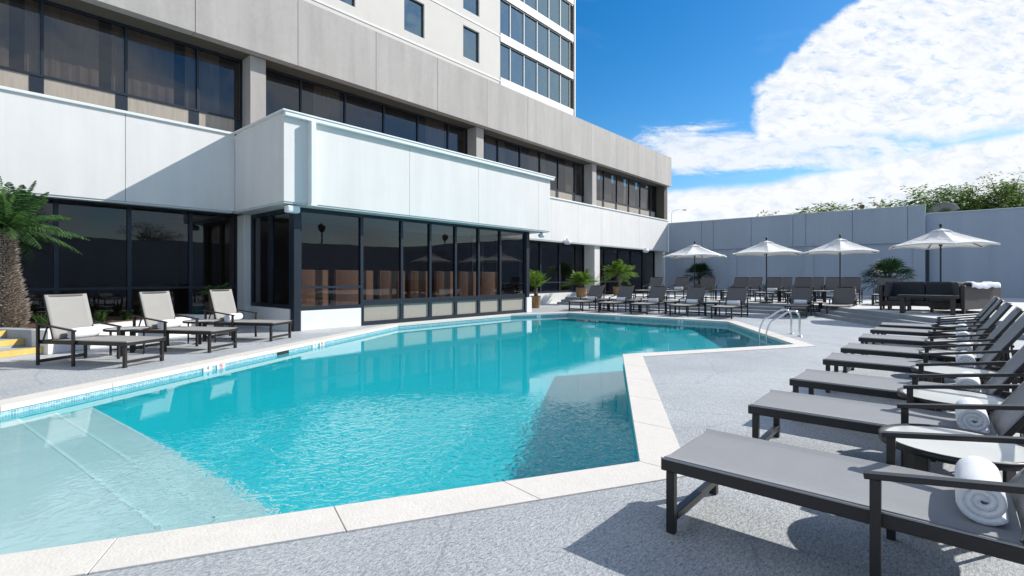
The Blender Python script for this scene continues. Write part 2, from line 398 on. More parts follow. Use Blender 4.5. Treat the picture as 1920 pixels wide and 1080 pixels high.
# grout bed under the slabs
gb = pp(ring(offset_poly(POOL, .012), offset_poly(POOL, .33), .004).build('coping_bed', 'gravel_band'))
DEPTH = -1.02
INN = offset_poly(POOL, .015)
def basin():
    mb = MB(); n = len(INN)
    for i in range(n):
        a, b = INN[i], INN[(i+1) % n]
        mb.add([(a[0], a[1], DEPTH), (b[0], b[1], DEPTH), (b[0], b[1], -.23), (a[0], a[1], -.23)], [(0, 1, 2, 3)])
    return mb.build('basin_wall', 'plaster_floor')
bw = pp(basin())
fl = pp(filled('basin_floor', [INN], DEPTH, 'plaster_floor'))
def band():
    mb = MB(); n = len(INN); uvs = []; s = 0
    for i in range(n):
        a, b = INN[i], INN[(i+1) % n]; L = math.dist(a, b)
        mb.add([(a[0], a[1], -.23), (b[0], b[1], -.23), (b[0], b[1], -.0), (a[0], a[1], -.0)], [(0, 1, 2, 3)])
        uvs += [(s, 0), (s+L, 0), (s+L, .23), (s, .23)]; s += L
    o = mb.build('waterline_tile', 'mosaic'); ul = o.data.uv_layers.new(name='UVMap')
    for i, q in enumerate(uvs): ul.data[i].uv = q
    return o
tb = pp(band())
recv = [bw, fl, tb]
# entry steps at the left end, running across the pool
def clip_x(P, xa, xb):
    """clip polygon between x=xa and x=xb"""
    def cl(P, x0, keep):
        out = []
        for i in range(len(P)):
            a, b = P[i], P[(i+1) % len(P)]; ia, ib = keep(a[0]), keep(b[0])
            if ia: out.append(a)
            if ia != ib:
                t = (x0-a[0])/(b[0]-a[0]); out.append((x0, a[1]+t*(b[1]-a[1])))
        return out
    P = cl(P, xb, lambda x: x <= xb); return cl(P, xa, lambda x: x >= xa)
steps = [(.80, -.34), (1.16, -.54), (1.54, -.74)]
xprev = -2.3
SH = .085
def shear(P, k): return [(x+k*(y-6.), y) for x, y in P]
for x1, z in steps:
    P = shear(clip_x(shear(offset_poly(POOL, .01), SH), xprev, x1), -SH); n = len(P); mb = MB()
    v = [(x, y, DEPTH+.002) for x, y in P]+[(x, y, z) for x, y in P]
    mb.add(v, [tuple(range(n, 2*n))]+[(i, (i+1) % n, (i+1) % n+n, i+n) for i in range(n)])
    o = mb.build('entry_step', 'plaster_pale'); bm = bmesh.new(); bm.from_mesh(o.data); bmesh.ops.recalc_face_normals(bm, faces=bm.faces); bm.to_mesh(o.data); bm.free()
    pp(o); recv.append(o)
    P = shear(clip_x(shear(offset_poly(POOL, .008), SH), x1-.032, x1-.002), -SH); n = len(P)
    e = MB(); e.add([(x, y, z+.004) for x, y in P], [tuple(range(n))]); e = pp(e.build('step_edge_shading', 'step_edge_shading')); recv.append(e); xprev = x1 + .001  # pale strip paints the shading difference between tread depths
for o in recv: o.cycles.is_caustics_receiver = True
wt = filled('water', [offset_poly(POOL, .014)], -.11, 'water'); tag(wt, kind='structure')
for p in wt.data.polygons: p.use_smooth = True
wt.cycles.is_caustics_caster = True

def text_mesh(name, body, size, m, parent, M, ext=.001):
    c = bpy.data.curves.new(name, 'FONT'); c.body = body; c.size = size; c.extrude = ext; c.align_x = 'CENTER'; c.align_y = 'CENTER'; c.resolution_u = 3
    t = bpy.data.objects.new(name, c); COL.objects.link(t); dg = bpy.context.evaluated_depsgraph_get(); dg.update()
    me = bpy.data.meshes.new_from_object(t.evaluated_get(dg)); COL.objects.unlink(t); bpy.data.objects.remove(t)
    me.materials.clear(); me.materials.append(MAT[m]); me.transform(M)
    o = bpy.data.objects.new(name, me); COL.objects.link(o); o.parent = parent; return o
def edge_frame(i, x, z, inset=.0):
    """matrix of a tag plate on inner pool wall, edge i, at given x; local x along the edge, y up, z into the pool"""
    a, b = Vector((*POOL[i], 0)), Vector((*POOL[(i+1) % len(POOL)], 0)); d = (b-a).normalized()
    t = (x-a.x)/(b.x-a.x) if abs(b.x-a.x) > .5 else x
    p = a.lerp(b, t); nrm = Vector((d.y, -d.x, 0))      # POOL is clockwise: the inside lies right of the edge
    R = Matrix((( -d.x*-1, 0, nrm.x, 0), (d.y, 0, nrm.y, 0), (0, 1, 0, 0), (0, 0, 0, 1)))
    xx = -nrm.cross(Vector((0, 0, 1))); xx = Vector((0, 0, 1)).cross(nrm)
    R = Matrix(((xx.x, 0, nrm.x, p.x), (xx.y, 0, nrm.y, p.y), (0, 1, 0, z), (0, 0, 0, 1)))
    return R
def marker(i, x, kind):
    M = edge_frame(i, x, -.063)
    off = Matrix.Translation(Vector((-8, -7, 0)))
    mb = MB(); mb.box(-.085, .085, -.055, .055, -.012, .004, M=off @ M)
    o = mb.build('depth_marker', 'lamp_white', pool)
    if kind == 'no':
        rb = MB(); n = 20
        for r0, r1 in ((.034, .043),):
            v = [(r*math.cos(2*math.pi*j/n), r*math.sin(2*math.pi*j/n), .006) for r in (r0, r1) for j in range(n)]
            rb.add([off @ M @ Vector(p) for p in v], [(j, (j+1) % n, (j+1) % n+n, j+n) for j in range(n)])
        rb.box(-.036, .036, -.005, .005, .0055, .0075, M=off @ M @ Matrix.Rotation(rad(-45), 4, 'Z'))
        rb.build('no_diving_symbol', 'red', o)
        MB().box(-.02, .016, -.008, .006, .0045, .006, M=off @ M @ Matrix.Rotation(rad(30), 4, 'Z')).build('diver_figure', 'black', o)
    else:
        text_mesh('depth_number', kind, .09, 'black', o, off @ M @ Matrix.Translation(Vector((0, 0, .005))))
    return o
marker(1, 2.93, '4'); marker(1, 3.17, 'no'); marker(1, 5.45, '4'); marker(1, 5.68, 'no')
marker(3, 15.2, '5'); marker(4, .36, '5'); marker(4, .75, '5')
M = Matrix.Translation(Vector((-8, -7, 0))) @ edge_frame(1, 4.55, -.075)
MB().box(-.16, .16, -.035, .02, -.012, .004, M=M).build('skimmer_opening', 'black', pool)

# ------------------------------------------------------------------ pool ladder
def ladder():
    d = Vector((11.75-16.4, 2.44-5.28, 0)).normalized(); nrm = Vector((-d.y, d.x, 0))     # nrm points outwards (+x,-y)
    if nrm.x < 0: nrm = -nrm
    mid = Vector((16.4, 5.28, 0)).lerp(Vector((11.75, 2.44, 0)), .665)
    t = empty('pool_ladder', mid + nrm*.5); tag(t, 'polished steel grab rails of the pool ladder at the far right corner', 'pool ladder')
    b = Vector((*(-(mid+nrm*.5)).xy, 0))
    for s in (-.26, .26):
        o = mid + d*s
        pts = []
        ctrl = [(-.06, -.8), (-.06, .0), (-.04, .14), (.04, .34), (.22, .45), (.40, .575), (.50, .605), (.60, .58), (.66, .49), (.67, .33), (.67, 0.005)]
        # smooth by Catmull-Rom
        c = [ctrl[0]]+ctrl+[ctrl[-1]]
        for i in range(1, len(c)-2):
            for k in range(5):
                u = k/5; p0, p1, p2, p3 = [Vector(q) for q in c[i-1:i+3]]
                q = .5*((2*p1)+(p2-p0)*u+(2*p0-5*p1+4*p2-p3)*u*u+(3*p1-p0-3*p2+p3)*u**3); pts.append(q)
        pts.append(Vector(ctrl[-1]))
        MB().tube([o+nrm*q.x+Vector((0, 0, q.y))+b for q in pts], .022, 12).build('rail', 'chrome', t, smooth=True)
        MB().lathe([(.0, .03), (.045, .026), (.05, .012)], 16, tuple(o+nrm*.67+b)).build('base_flange', 'chrome', t, smooth=True)
    for z in (-.35, -.62):
        a = mid + d*-.24 - nrm*.06; e = mid + d*.24 - nrm*.06
        MB().bar(a+Vector((0, 0, z))+b, e+Vector((0, 0, z))+b, .09, .03).build('tread', 'lamp_white', t)
ladder()

# ================================================================== HOTEL
VB, VG, VF, VU = 12.28, 12.83, 15.28, 15.06
ZT, ZB = 5.40, 3.26
H = empty('hotel_building', (20, 16, 0)); tag(H, 'white and grey hotel with long dark window bands and a beige tower', 'hotel')
def hp(o, parent=None):
    if parent: o.parent = parent
    else: o.parent = H; o.location = (-20, -16, 0)
    return o
UE = 34.75
def panels(mb, xs, y0, y1, z0, z1, gap=.012):
    for a, b in zip(xs, xs[1:]): mb.box(a+gap/2, b-gap/2, y0, y1, z0, z1)
# lower fascia left of bay & right of bay
mb = MB()
panels(mb, [-9, -5, -2.2, .3, 3.15, 5.66], VF, VF+.25, ZB, ZT)
panels(mb, [16.7, 18.2, 20.7, 23.1, 25.5, 27.9, 30.3, 32.7, UE], VF, VF+.25, ZB, ZT)
mb.box(-9, UE, VF+.04, VF+.30, ZB+.02, ZT-.03)
hp(mb.build('lower_fascia', 'white_stucco'))
for a, b in ((-9, 5.64), (16.74, UE)): hp(MB().box(a, b, VF-.05, VF+.32, ZT, ZT+.07).build('fascia_cap', 'trim_white', bevel=.01))
# ledge roof between fascia and window wall, soffit beneath
mb = MB(); mb.box(-9, UE, VF+.30, 16.6, ZT-.25, ZT-.06); hp(mb.build('ledge', 'concrete'))
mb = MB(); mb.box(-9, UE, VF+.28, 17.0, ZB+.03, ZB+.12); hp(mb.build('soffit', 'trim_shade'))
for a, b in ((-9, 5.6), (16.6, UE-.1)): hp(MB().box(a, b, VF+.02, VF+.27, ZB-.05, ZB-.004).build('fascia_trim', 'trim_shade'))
# bay fascia
BL, BR = 5.66, 16.52
mb = MB()
panels(mb, [BL+.0, 9.46, 12.4, 15.76, BR], VB, VB+.15, ZB, ZT)
mb.box(BL+.02, BR-.02, VB+.03, VB+.2, ZB+.03, ZT-.02)
mb.box(BL, BL+.15, VB+.152, VF-.01, ZB, ZT); mb.box(BR-.15, BR, VB+.152, VF-.01, ZB, ZT)
hp(mb.build('bay_fascia', 'white_stucco'))
mb = MB(); mb.box(BL+.152, BR-.152, VB+.202, VF-.02, ZT-.18, ZT-.1); hp(mb.build('bay_roof', 'roof_grey'))
mb = MB(); mb.box(BL+.02, BR-.02, VB+.02, VF+.2, ZB-.045, ZB-.003); hp(mb.build('bay_soffit', 'trim_shade'))
mb = MB(); mb.box(BL-.08, BR+.18, VB-.14, VB+.16, ZT+.03, ZT+.075); mb.box(BL-.02, BR+.14, VB-.12, VB-.002, ZT-.07, ZT+.028)
mb.box(BL-.08, BL+.10, VB+.162, VF-.052, ZT+.03, ZT+.075)
hp(mb.build('gutter', 'trim_white', bevel=.012))
mb = MB(); mb.box(6.27, 6.39, VB-.20, VB-.002, ZB-.02, ZT-.072); mb.box(6.25, 6.41, VB-.22, VB-.004, ZB-.07, ZB-.022); hp(mb.build('downspout', 'trim_white'))
# upper fascia (concrete panels)
mb = MB(); ZU0, ZU1 = 7.87, 9.93
xs = [-9.3 + 2.78*i for i in range(16)]; xs = [x for x in xs if x < UE-1]+[UE]
panels(mb, xs, VU, VU+.3, ZU0, ZU1, .016)
mb.box(-9, UE-.02, VU+.05, VU+.6, ZU0+.03, ZU1-.02)
hp(mb.build('upper_fascia', 'concrete'))
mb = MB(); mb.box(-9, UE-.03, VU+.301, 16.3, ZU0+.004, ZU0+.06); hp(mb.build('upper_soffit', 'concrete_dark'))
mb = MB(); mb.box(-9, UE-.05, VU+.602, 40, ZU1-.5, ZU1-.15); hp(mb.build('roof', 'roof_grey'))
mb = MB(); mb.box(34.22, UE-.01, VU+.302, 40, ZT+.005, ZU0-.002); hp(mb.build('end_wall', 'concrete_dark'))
mb = MB(); mb.box(34.4, UE, VF+.302, 40, 0, ZT-.002); hp(mb.build('end_wall', 'white_stucco'))
# upper columns
for x in (-3.55, 6.12, 15.41, 24.72):
    hp(MB().box(x, x+.45, 15.40, 16.2, ZT-.05, ZU0+.002).build('column', 'concrete', bevel=.01))
# window builder: one window = frame with a pane child
def window(x0, x1, y, z0, z1, gm, fm='frame_navy', w=.05, dep=.1, rail=None, parent=None, curtain=None, low=None):
    f = MB(); h = w/2
    f.box(x0, x0+h, y-dep/2, y+dep/2, z0, z1); f.box(x1-h, x1, y-dep/2, y+dep/2, z0, z1)
    f.box(x0+h, x1-h, y-dep/2, y+dep/2, z1-w, z1); f.box(x0+h, x1-h, y-dep/2, y+dep/2, z0, z0+w)
    if rail: f.box(x0+h, x1-h, y-dep/2, y+dep/2-.002, rail-.03, rail+.03)
    o = hp(f.build('window', fm))
    p = MB(); p.add([(x0+h, y, z0+w), (x1-h, y, z0+w), (x1-h, y, z1-w), (x0+h, y, z1-w)], [(0, 1, 2, 3)])
    p.build('pane', gm, o)
    if curtain:
        c = MB()
        for (a, b) in curtain:
            n = 14; v = []; fs = []
            for i in range(n+1):
                t = i/n; xx = x0+(x1-x0)*(a+(b-a)*t); yy = y+.05+.010*math.sin(t*n*1.9)
                v += [(xx, yy, z0+.02), (xx, yy, z1-.06)]
            for i in range(n): fs.append((2*i, 2*i+2, 2*i+3, 2*i+1))
            c.add(v, fs)
        c.build('curtain', 'curtain', o)
    return o
YW = 16.0; ZW0, ZW1, ZTR = ZT-.02, 7.87, 6.08
groups = [[-3.08, -1.47, .12, 1.72, 3.31, 4.94, 6.12], [6.58, 7.92, 9.51, 11.11, 12.70, 14.30, 15.41], [15.87, 17.4, 19.0, 20.6, 22.2, 23.8, 24.72], [25.18, 26.96, 28.55, 30.15, 31.75, 33.3, 34.21]]
for gi, gx in enumerate(groups):
    for k, (a, b) in enumerate(zip(gx, gx[1:])):
        cur = None
        if gi in (0, 3) : cur = [(.02, .66), (.82, .97)] if k < 5 else [(.04, .5)]
        elif gi == 2: cur = [(.05, .35)] if k % 2 else [(.5, .95)]
        elif k in (1, 4): cur = [(.3, .9)]
        window(a, b, YW, ZTR-.03, ZW1, 'glass_upper', curtain=cur, w=.055)
        # sill panel under the transom
        f = MB(); f.box(a+.03, b-.22, YW-.02, YW+.03, ZW0, ZTR-.032); sp = hp(f.build('spandrel_panel', 'curtain'))
        f = MB(); f.box(b-.22, b+.03 if b != gx[-1] else b, YW-.03, YW+.04, ZW0, ZTR-.032); f.build('mullion', 'frame_navy', sp)
hp(MB().box(-9, 34.2, 17.6, 17.7, ZT-.2, ZU0).build('interior_wall', 'interior'))
hp(MB().box(-9, 34.2, 16.05, 17.6, ZT-.3, ZT-.06).build('interior_floor', 'interior'))
# lower glazing left of the bay
YL = 16.0
for a, b in zip([-6.2, -4.4, -2.7, -1.2, .35, 1.96, 3.37, 4.76], [-4.4, -2.7, -1.2, .35, 1.96, 3.37, 4.76, 5.97]):
    window(a, b, YL, .30, ZB+.03, 'glass_dark', w=.085, dep=.12, rail=1.12)
hp(MB().box(-9, 5.97, YL-.1, YL+.1, 0, .298).build('sill_wall', 'plinth'))
hp(MB().box(5.972, 6.30, 15.45, 16.1, 0, ZB-.05).build('column', 'white_stucco', bevel=.01))
# side of the bay (faces left)
def window_side(x, y0, y1, z0, z1, gm, w=.1):
    f = MB(); f.box(x-.05, x+.05, y0, y0+w, z0, z1); f.box(x-.05, x+.05, y1-w, y1, z0, z1); f.box(x-.05, x+.05, y0+w, y1-w, z1-w, z1); f.box(x-.05, x+.05, y0+w, y1-w, z0, z0+w)
    o = hp(f.build('window', 'frame_navy')); p = MB(); p.add([(x, y0+w, z0+w), (x, y1-w, z0+w), (x, y1-w, z1-w), (x, y0+w, z1-w)], [(0, 1, 2, 3)]); p.build('pane', gm, o)
window_side(6.2, 12.95, 14.2, .57, ZB-.05, 'glass_dark'); window_side(6.2, 14.2, 15.44, .57, ZB-.05, 'glass_dark')
hp(MB().box(6.10, 6.30, 12.95, 15.44, 0, .568).build('plinth', 'plinth'))
# bay front
bayx = [6.35, 8.15, 9.55, 10.68, 11.80, 12.92, 14.07, 15.55]
hp(MB().box(6.13, 6.30, VG-.1, VG+.1, 0, ZB-.05).build('corner_post', 'frame_navy', bevel=.01))
hp(MB().box(6.32, 8.10, VG-.09, VG+.12, 0, .52).build('plinth', 'plinth', bevel=.008))
window(6.302, 8.15, VG, .522, ZB-.047, 'glass_bay', w=.1, dep=.12, rail=1.13)
for a, b in zip(bayx[1:], bayx[2:]):
    window(a, b, VG, .66, ZB-.047, 'glass_bay', w=.08, dep=.12)
    f = MB(); f.box(a, a+.06, VG-.06, VG+.06, .0, .658); f.box(b-.06, b, VG-.06, VG+.06, .0, .658); f.box(a+.06, b-.06, VG-.06, VG+.06, .58, .656); f.box(a+.06, b-.06, VG-.06, VG+.06, 0, .12)
    o = hp(f.build('window', 'frame_navy')); MB().box(a+.06, b-.06, VG-.01, VG+.02, .12, .58).build('kick_panel', 'gravel_band', o)
hp(MB().box(15.56, 15.74, VG-.1, VG+.1, .6, ZB-.05).build('corner_post', 'frame_navy'))
hp(MB().box(15.56, 15.86, VG-.12, VG+.12, 0, .598).build('plinth', 'plinth'))
window_side(15.7, 12.95, 15.4, .57, ZB-.05, 'glass_dark'); hp(MB().box(15.6, 15.8, 12.95, 15.4, 0, .568).build('plinth', 'plinth'))
# lower glazing right of the bay
YR = 16.2
rx = [15.9, 17.5, 19.2, 20.9, 22.6, 24.2, 25.05]
for a, b in zip(rx, rx[1:]): window(a, b, YR, .55, ZB+.03, 'glass_dark', w=.1, dep=.12, rail=1.12)
hp(MB().box(15.9, 25.05, YR-.25, YR+.1, 0, .548).build('plinth', 'plinth'))
hp(MB().box(25.05, 25.62, 15.45, 16.25, 0, ZB+.02).build('column', 'white_stucco'))
rx = [25.62, 27.4, 29.1, 30.8, 32.5, 34.35]
for a, b in zip(rx, rx[1:]): window(a, b, YR, .05, ZB+.03, 'glass_dark', w=.12, dep=.12, rail=1.12)
# interior room behind the ground floor glass
mb = MB(); mb.box(-9, 34.3, 21, 21.2, 0, ZB+.2); hp(mb.build('interior_wall', 'interior'))
mb = MB(); mb.box(-9, 34.35, 17.0, 21.2, ZB+.03, ZB+.12); hp(mb.build('interior_ceiling', 'interior'))
for a, b, c in ((-9, -8.8, 15.4), (5.9, 5.97, 16.2), (20, 20.2, 16.4)): hp(MB().box(a, b, c, 20.99, 0, ZB).build('interior_partition', 'interior'))
# tower (set back from the podium edge)
YT = 22.0; k = YT/16.5
def tz(z): return 1.4+(z-1.4)*k
TR = 24.6*k
holes = []
for ua in (-5.7, -2.45, .8, 4.05, 7.2, 9.21, 12.44, 15.68):
    for n in range(5):
        z0 = 11.30+n*2.16
        holes.append((ua*k, (ua+1.03)*k, tz(z0), tz(z0+1.43)))
def wall_with_holes(x0, x1, y, z0, z1, hs, th=.35):
    xs = sorted({x0, x1, *[h[0] for h in hs], *[h[1] for h in hs]}); zs = sorted({z0, z1, *[h[2] for h in hs], *[h[3] for h in hs]})
    mb = MB()
    for a, b in zip(xs, xs[1:]):
        run = None
        for c, d in zip(zs, zs[1:]):
            mx, mz = (a+b)/2, (c+d)/2
            if any(h[0] < mx < h[1] and h[2] < mz < h[3] for h in hs): continue
            mb.box(a, b, y, y+th, c, d)
    return mb
hs = [h for h in holes if h[3] < 40]
xs0 = 18.14*k
# build the wall as strips without internal faces: front skin plus reveals
def skin(x0, x1, y, z0, z1, hs, dep=.22):
    xs = sorted({x0, x1, *[h[0] for h in hs], *[h[1] for h in hs]}); zs = sorted({z0, z1, *[h[2] for h in hs], *[h[3] for h in hs]})
    mb = MB()
    for a, b in zip(xs, xs[1:]):
        for c, d in zip(zs, zs[1:]):
            mx, mz = (a+b)/2, (c+d)/2
            if any(h[0] < mx < h[1] and h[2] < mz < h[3] for h in hs): continue
            mb.add([(a, y, c), (b, y, c), (b, y, d), (a, y, d)], [(0, 1, 2, 3)])
    for a, b, c, d in hs:
        mb.add([(a, y, c), (b, y, c), (b, y, d), (a, y, d), (a, y+dep, c), (b, y+dep, c), (b, y+dep, d), (a, y+dep, d)], [(0, 4, 5, 1), (1, 5, 6, 2), (2, 6, 7, 3), (3, 7, 4, 0)])
    return mb
mb = skin(-16, xs0, YT, 9.0, 40, hs)
mb.add([(-16, YT, 9), (-16, YT+14, 9), (-16, YT+14, 40), (-16, YT, 40)], [(0, 1, 2, 3)])
mb.box(-16, TR, YT+14, YT+14.2, 9, 40)
hp(mb.build('tower_wall', 'tower_beige'))
f = MB()
for n in range(6):
    z = tz(10.93+n*2.16); f.box(-16, xs0-.01, YT-.03, YT+.02, z-.05, z+.05)
hp(f.build('string_course', 'tower_white'))
for a, b, c, d in hs: window(a, b, YT+.16, c, d, 'glass_tower', w=.06, dep=.08)
tx = [v*k for v in (18.14, 18.94, 20.02, 21.11, 22.15, 23.22, 24.16)]
for n in range(9):
    z0 = 11.10+n*2.16; z1 = z0+1.74
    if tz(z1) > 40: break
    if n < 4:
        for a, b in zip(tx, tx[1:]): window(a, b, YT+.12, tz(z0), tz(z1), 'glass_tower', fm='tower_white', w=.055, dep=.14)
        f = MB(); f.box(xs0+.005, TR-.25, YT+.02, YT+.3, tz(z1)-.09, tz(z1)+.002); hp(f.build('window_head', 'frame_navy'))
    f = MB(); f.box(xs0+.002, TR-.25, YT-.04, YT+.3, tz(z1)+.003, tz(z0+2.16)-.003); hp(f.build('spandrel', 'tower_white'))
hp(MB().box(xs0+.002, TR-.25, YT-.04, YT+.3, 9.0, tz(11.10)-.003).build('spandrel', 'tower_white'))
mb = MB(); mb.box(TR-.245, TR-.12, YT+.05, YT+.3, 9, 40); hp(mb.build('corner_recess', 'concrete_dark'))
mb = MB(); mb.box(TR-.118, TR, YT-.06, YT+14, 9, 40); hp(mb.build('corner_fin', 'tower_white'))
hp(MB().box(-15.9, TR-.2, YT+.5, YT+.6, 9, 40).build('interior_wall', 'black'))

# booth benches behind the bay glass
def booth(w):
    t = empty('booth_bench'); mb = MB(); n = 8; v = []; fs = []
    # curved upright back following a shallow arc
    for i in range(n+1):
        a = -1+2*i/n; x = a*w/2; y = .10*(a*a)
        v += [(x, y, .35), (x, y+.0, 1.60), (x, y+.10, 1.60), (x, y+.10, .35)]
    for i in range(n):
        for j in range(4): fs.append((4*i+j, 4*i+(j+1) % 4, 4*i+4+(j+1) % 4, 4*i+4+j))
    fs += [(0, 1, 2, 3), (4*n+3, 4*n+2, 4*n+1, 4*n)]
    mb.add(v, fs); mb.build('backrest', 'booth_tan', t, bevel=.02)
    MB().box(-w/2, w/2, .14, .62, .30, .46).build('seat', 'booth_tan', t, bevel=.02)
    MB().box(-w/2+.05, w/2-.05, .16, .55, 0, .30).build('base', 'booth_dark', t)
    return t
bx = [(6.42, 7.5), (7.73, 9.0), (9.23, 10.2), (10.43, 11.3), (11.53, 12.4), (12.63, 13.55), (13.78, 14.75)]
orders = ['first tan booth bench behind the bay glass, next to the building corner', 'second tan booth bench inside the bay from the building corner', 'third tan booth bench inside the bay from the building corner', 'middle tan booth bench inside the bay, fourth from the corner', 'third to last tan booth bench inside the bay glass', 'second to last tan booth bench inside the bay glass', 'last tan booth bench behind the bay glass, next to the potted palm end']
for (a, b), lb in zip(bx, orders):
    t = booth(b-a); t.location = ((a+b)/2, VG+.55, 0); tag(t, lb, 'bench', 'booth benches behind the bay windows')

# wall lamps
def floodlight(name, loc, lb, s=1., box_=False):
    t = empty(name, loc)
    if box_:
        mb = MB(); mb.box(-.16*s, .16*s, -.10*s, .10*s, -.20*s, -.03*s); o = mb.build('housing', 'lamp_white', t, bevel=.04*s)
    else:
        MB().lathe([(.0, -.20*s), (.09*s, -.19*s), (.13*s, -.13*s), (.11*s, -.06*s), (.0, -.04*s)], 16).build('housing', 'lamp_white', t, smooth=True)
    MB().box(-.03*s, .03*s, -.03*s, .03*s, -.05*s, .0).build('bracket', 'trim_shade', t)
    tag(t, lb, 'floodlight', 'white floodlights under the fascias')
floodlight('floodlight', (5.93, VB+.12, ZB-.05), 'white box floodlight under the left corner of the bay fascia', 1.05, True)
floodlight('floodlight', (16.2, VB+.2, ZB-.05), 'small floodlight under the right end of the bay fascia', 1.1)
floodlight('floodlight', (21.9, VF-.12, ZB+.16), 'white floodlight on the fascia just right of the bay', 1.6)
floodlight('floodlight', (30.9, VF-.12, ZB+.06), 'white floodlight on the fascia close to the grey back wall', 1.6)

# ================================================================== RAISED DECK, BACK WALLS
ZD = .36; UW = 34.7
def deck():
    base = [(21.1, 15.25), (21.1, 3.75), (17.2, 1.35), (16.0, .55), (16.0, -14), (60, -14), (60, 15.25)]
    mb = MB()
    for i in range(3):
        P = [(x+(.36*i if x < 50 else 0)+(.0), y - (.12*i if x < 21 and y > -10 else 0)) for x, y in base]
        n = len(P); z0, z1 = .12*i, .12*(i+1)
        v = [(x, y, z0) for x, y in P]+[(x, y, z1) for x, y in P]
        mb.add(v, [tuple(range(2*n-1, n-1, -1))]+[(i_, i_+n, (i_+1) % n+n, (i_+1) % n) for i_ in range(n)])
    o = mb.build('raised_terrace', 'deck'); bm = bmesh.new(); bm.from_mesh(o.data); bmesh.ops.recalc_face_normals(bm, faces=bm.faces); bm.to_mesh(o.data); bm.free()
    tag(o, kind='structure'); o.data.materials.clear(); o.data.materials.append(MAT['terrace']); o.data.materials.append(MAT['step_shaded'])
    for p in o.data.polygons: p.material_index = 1 if abs(p.normal.z) < .5 or p.center.z < .3 else 0  # risers and lower treads darker: their shade is put into the colour
deck()
bwall = empty('back_wall', (UW, 8, ZD)); tag(bwall, 'tall blue grey panelled wall closing the terrace behind the umbrellas', 'wall')
def wp(o, P, L): o.parent = P; o.location = (-L[0], -L[1], -L[2]); return o
BWL = (UW, 8, ZD)
mb = MB(); ys = [1.0, 1.75, 4.25, 6.6, 7.3, 9.7, 12.1, 12.9, 15.26]
for a, b in zip(ys, ys[1:]): mb.box(UW, UW+.4, a+.012, b-.012, 3.27, 5.22)
mb.box(UW+.06, UW+.38, 1.02, 15.26, 3.25, 5.2)
wp(mb.build('upper_panels', 'wall_blue'), bwall, BWL)
mb = MB(); mb.box(UW+.10, UW+.36, 1.03, 15.6, ZD, 3.248); 
wp(mb.build('lower_wall', 'wall_blue'), bwall, BWL)
for y in (1.02, 6.2, 10.6): wp(MB().box(UW+.04, UW+.12, y, y+.5, ZD, 3.247).build('pilaster', 'wall_blue'), bwall, BWL)
wp(MB().box(UW-.02, UW+.42, .98, 15.3, 5.222, 5.27).build('wall_cap', 'trim_shade'), bwall, BWL)
rw = empty('side_wall', (UW+.5, -3, ZD)); tag(rw, 'lower plain blue grey wall to the right of the end of the panelled wall', 'wall')
RWL = (UW+.5, -3, ZD)
wp(MB().box(UW+.5, UW+.8, -30, 3.0, ZD, 4.80).build('wall_face', 'wall_blue'), rw, RWL)
wp(MB().box(UW+.46, UW+.84, -30, .99, 4.802, 4.85).build('wall_cap', 'trim_shade'), rw, RWL)
dp = MB().box(UW+.38, UW+.49, .86, .97, ZD, 3.1).build('drainpipe', 'frame_navy'); tag(dp, 'thin dark drainpipe where the two back walls meet', 'drainpipe')
# rooftop bits showing over the wall
t = MB().box(-.6, .6, -.45, .45, 0, .35).box(-.66, .66, -.5, .5, .35, .42).build('roof_vent', 'roof_grey', loc=(41, 12.2, 5.2)); t.location.z = 5.35
tag(t, 'low dark vent box peeking over the panelled wall', 'vent')
MB().box(40.6, 41.4, 11.9, 12.5, 0, 5.36).build('vent_base', 'roof_grey', None); o = COL.objects['vent_base']; o.parent = t; o.location = (-41, -12.2, -5.35)
t = MB().lathe([(.10, 0), (.10, 1.2), (.0, 1.2)], 12).lathe([(.16, 1.15), (.16, 1.35), (0, 1.42)], 12).build('chimney_pipe', 'brown_wood', loc=(42, 4.6, 5.0)); tag(t, 'short brown flue pipe standing above the wall top', 'pipe')
mb = MB(); mb.tube([(0, 0, -5), (0, 0, .2), (0, -.1, .5), (0, -.35, .75), (0, -.7, .85), (0, -1.0, .75), (0, -1.15, .5)], .24, 16); t = mb.build('duct', 'roof_grey', loc=(39, .95, 4.75), smooth=True); tag(t, 'curved grey duct behind the wall end', 'duct')

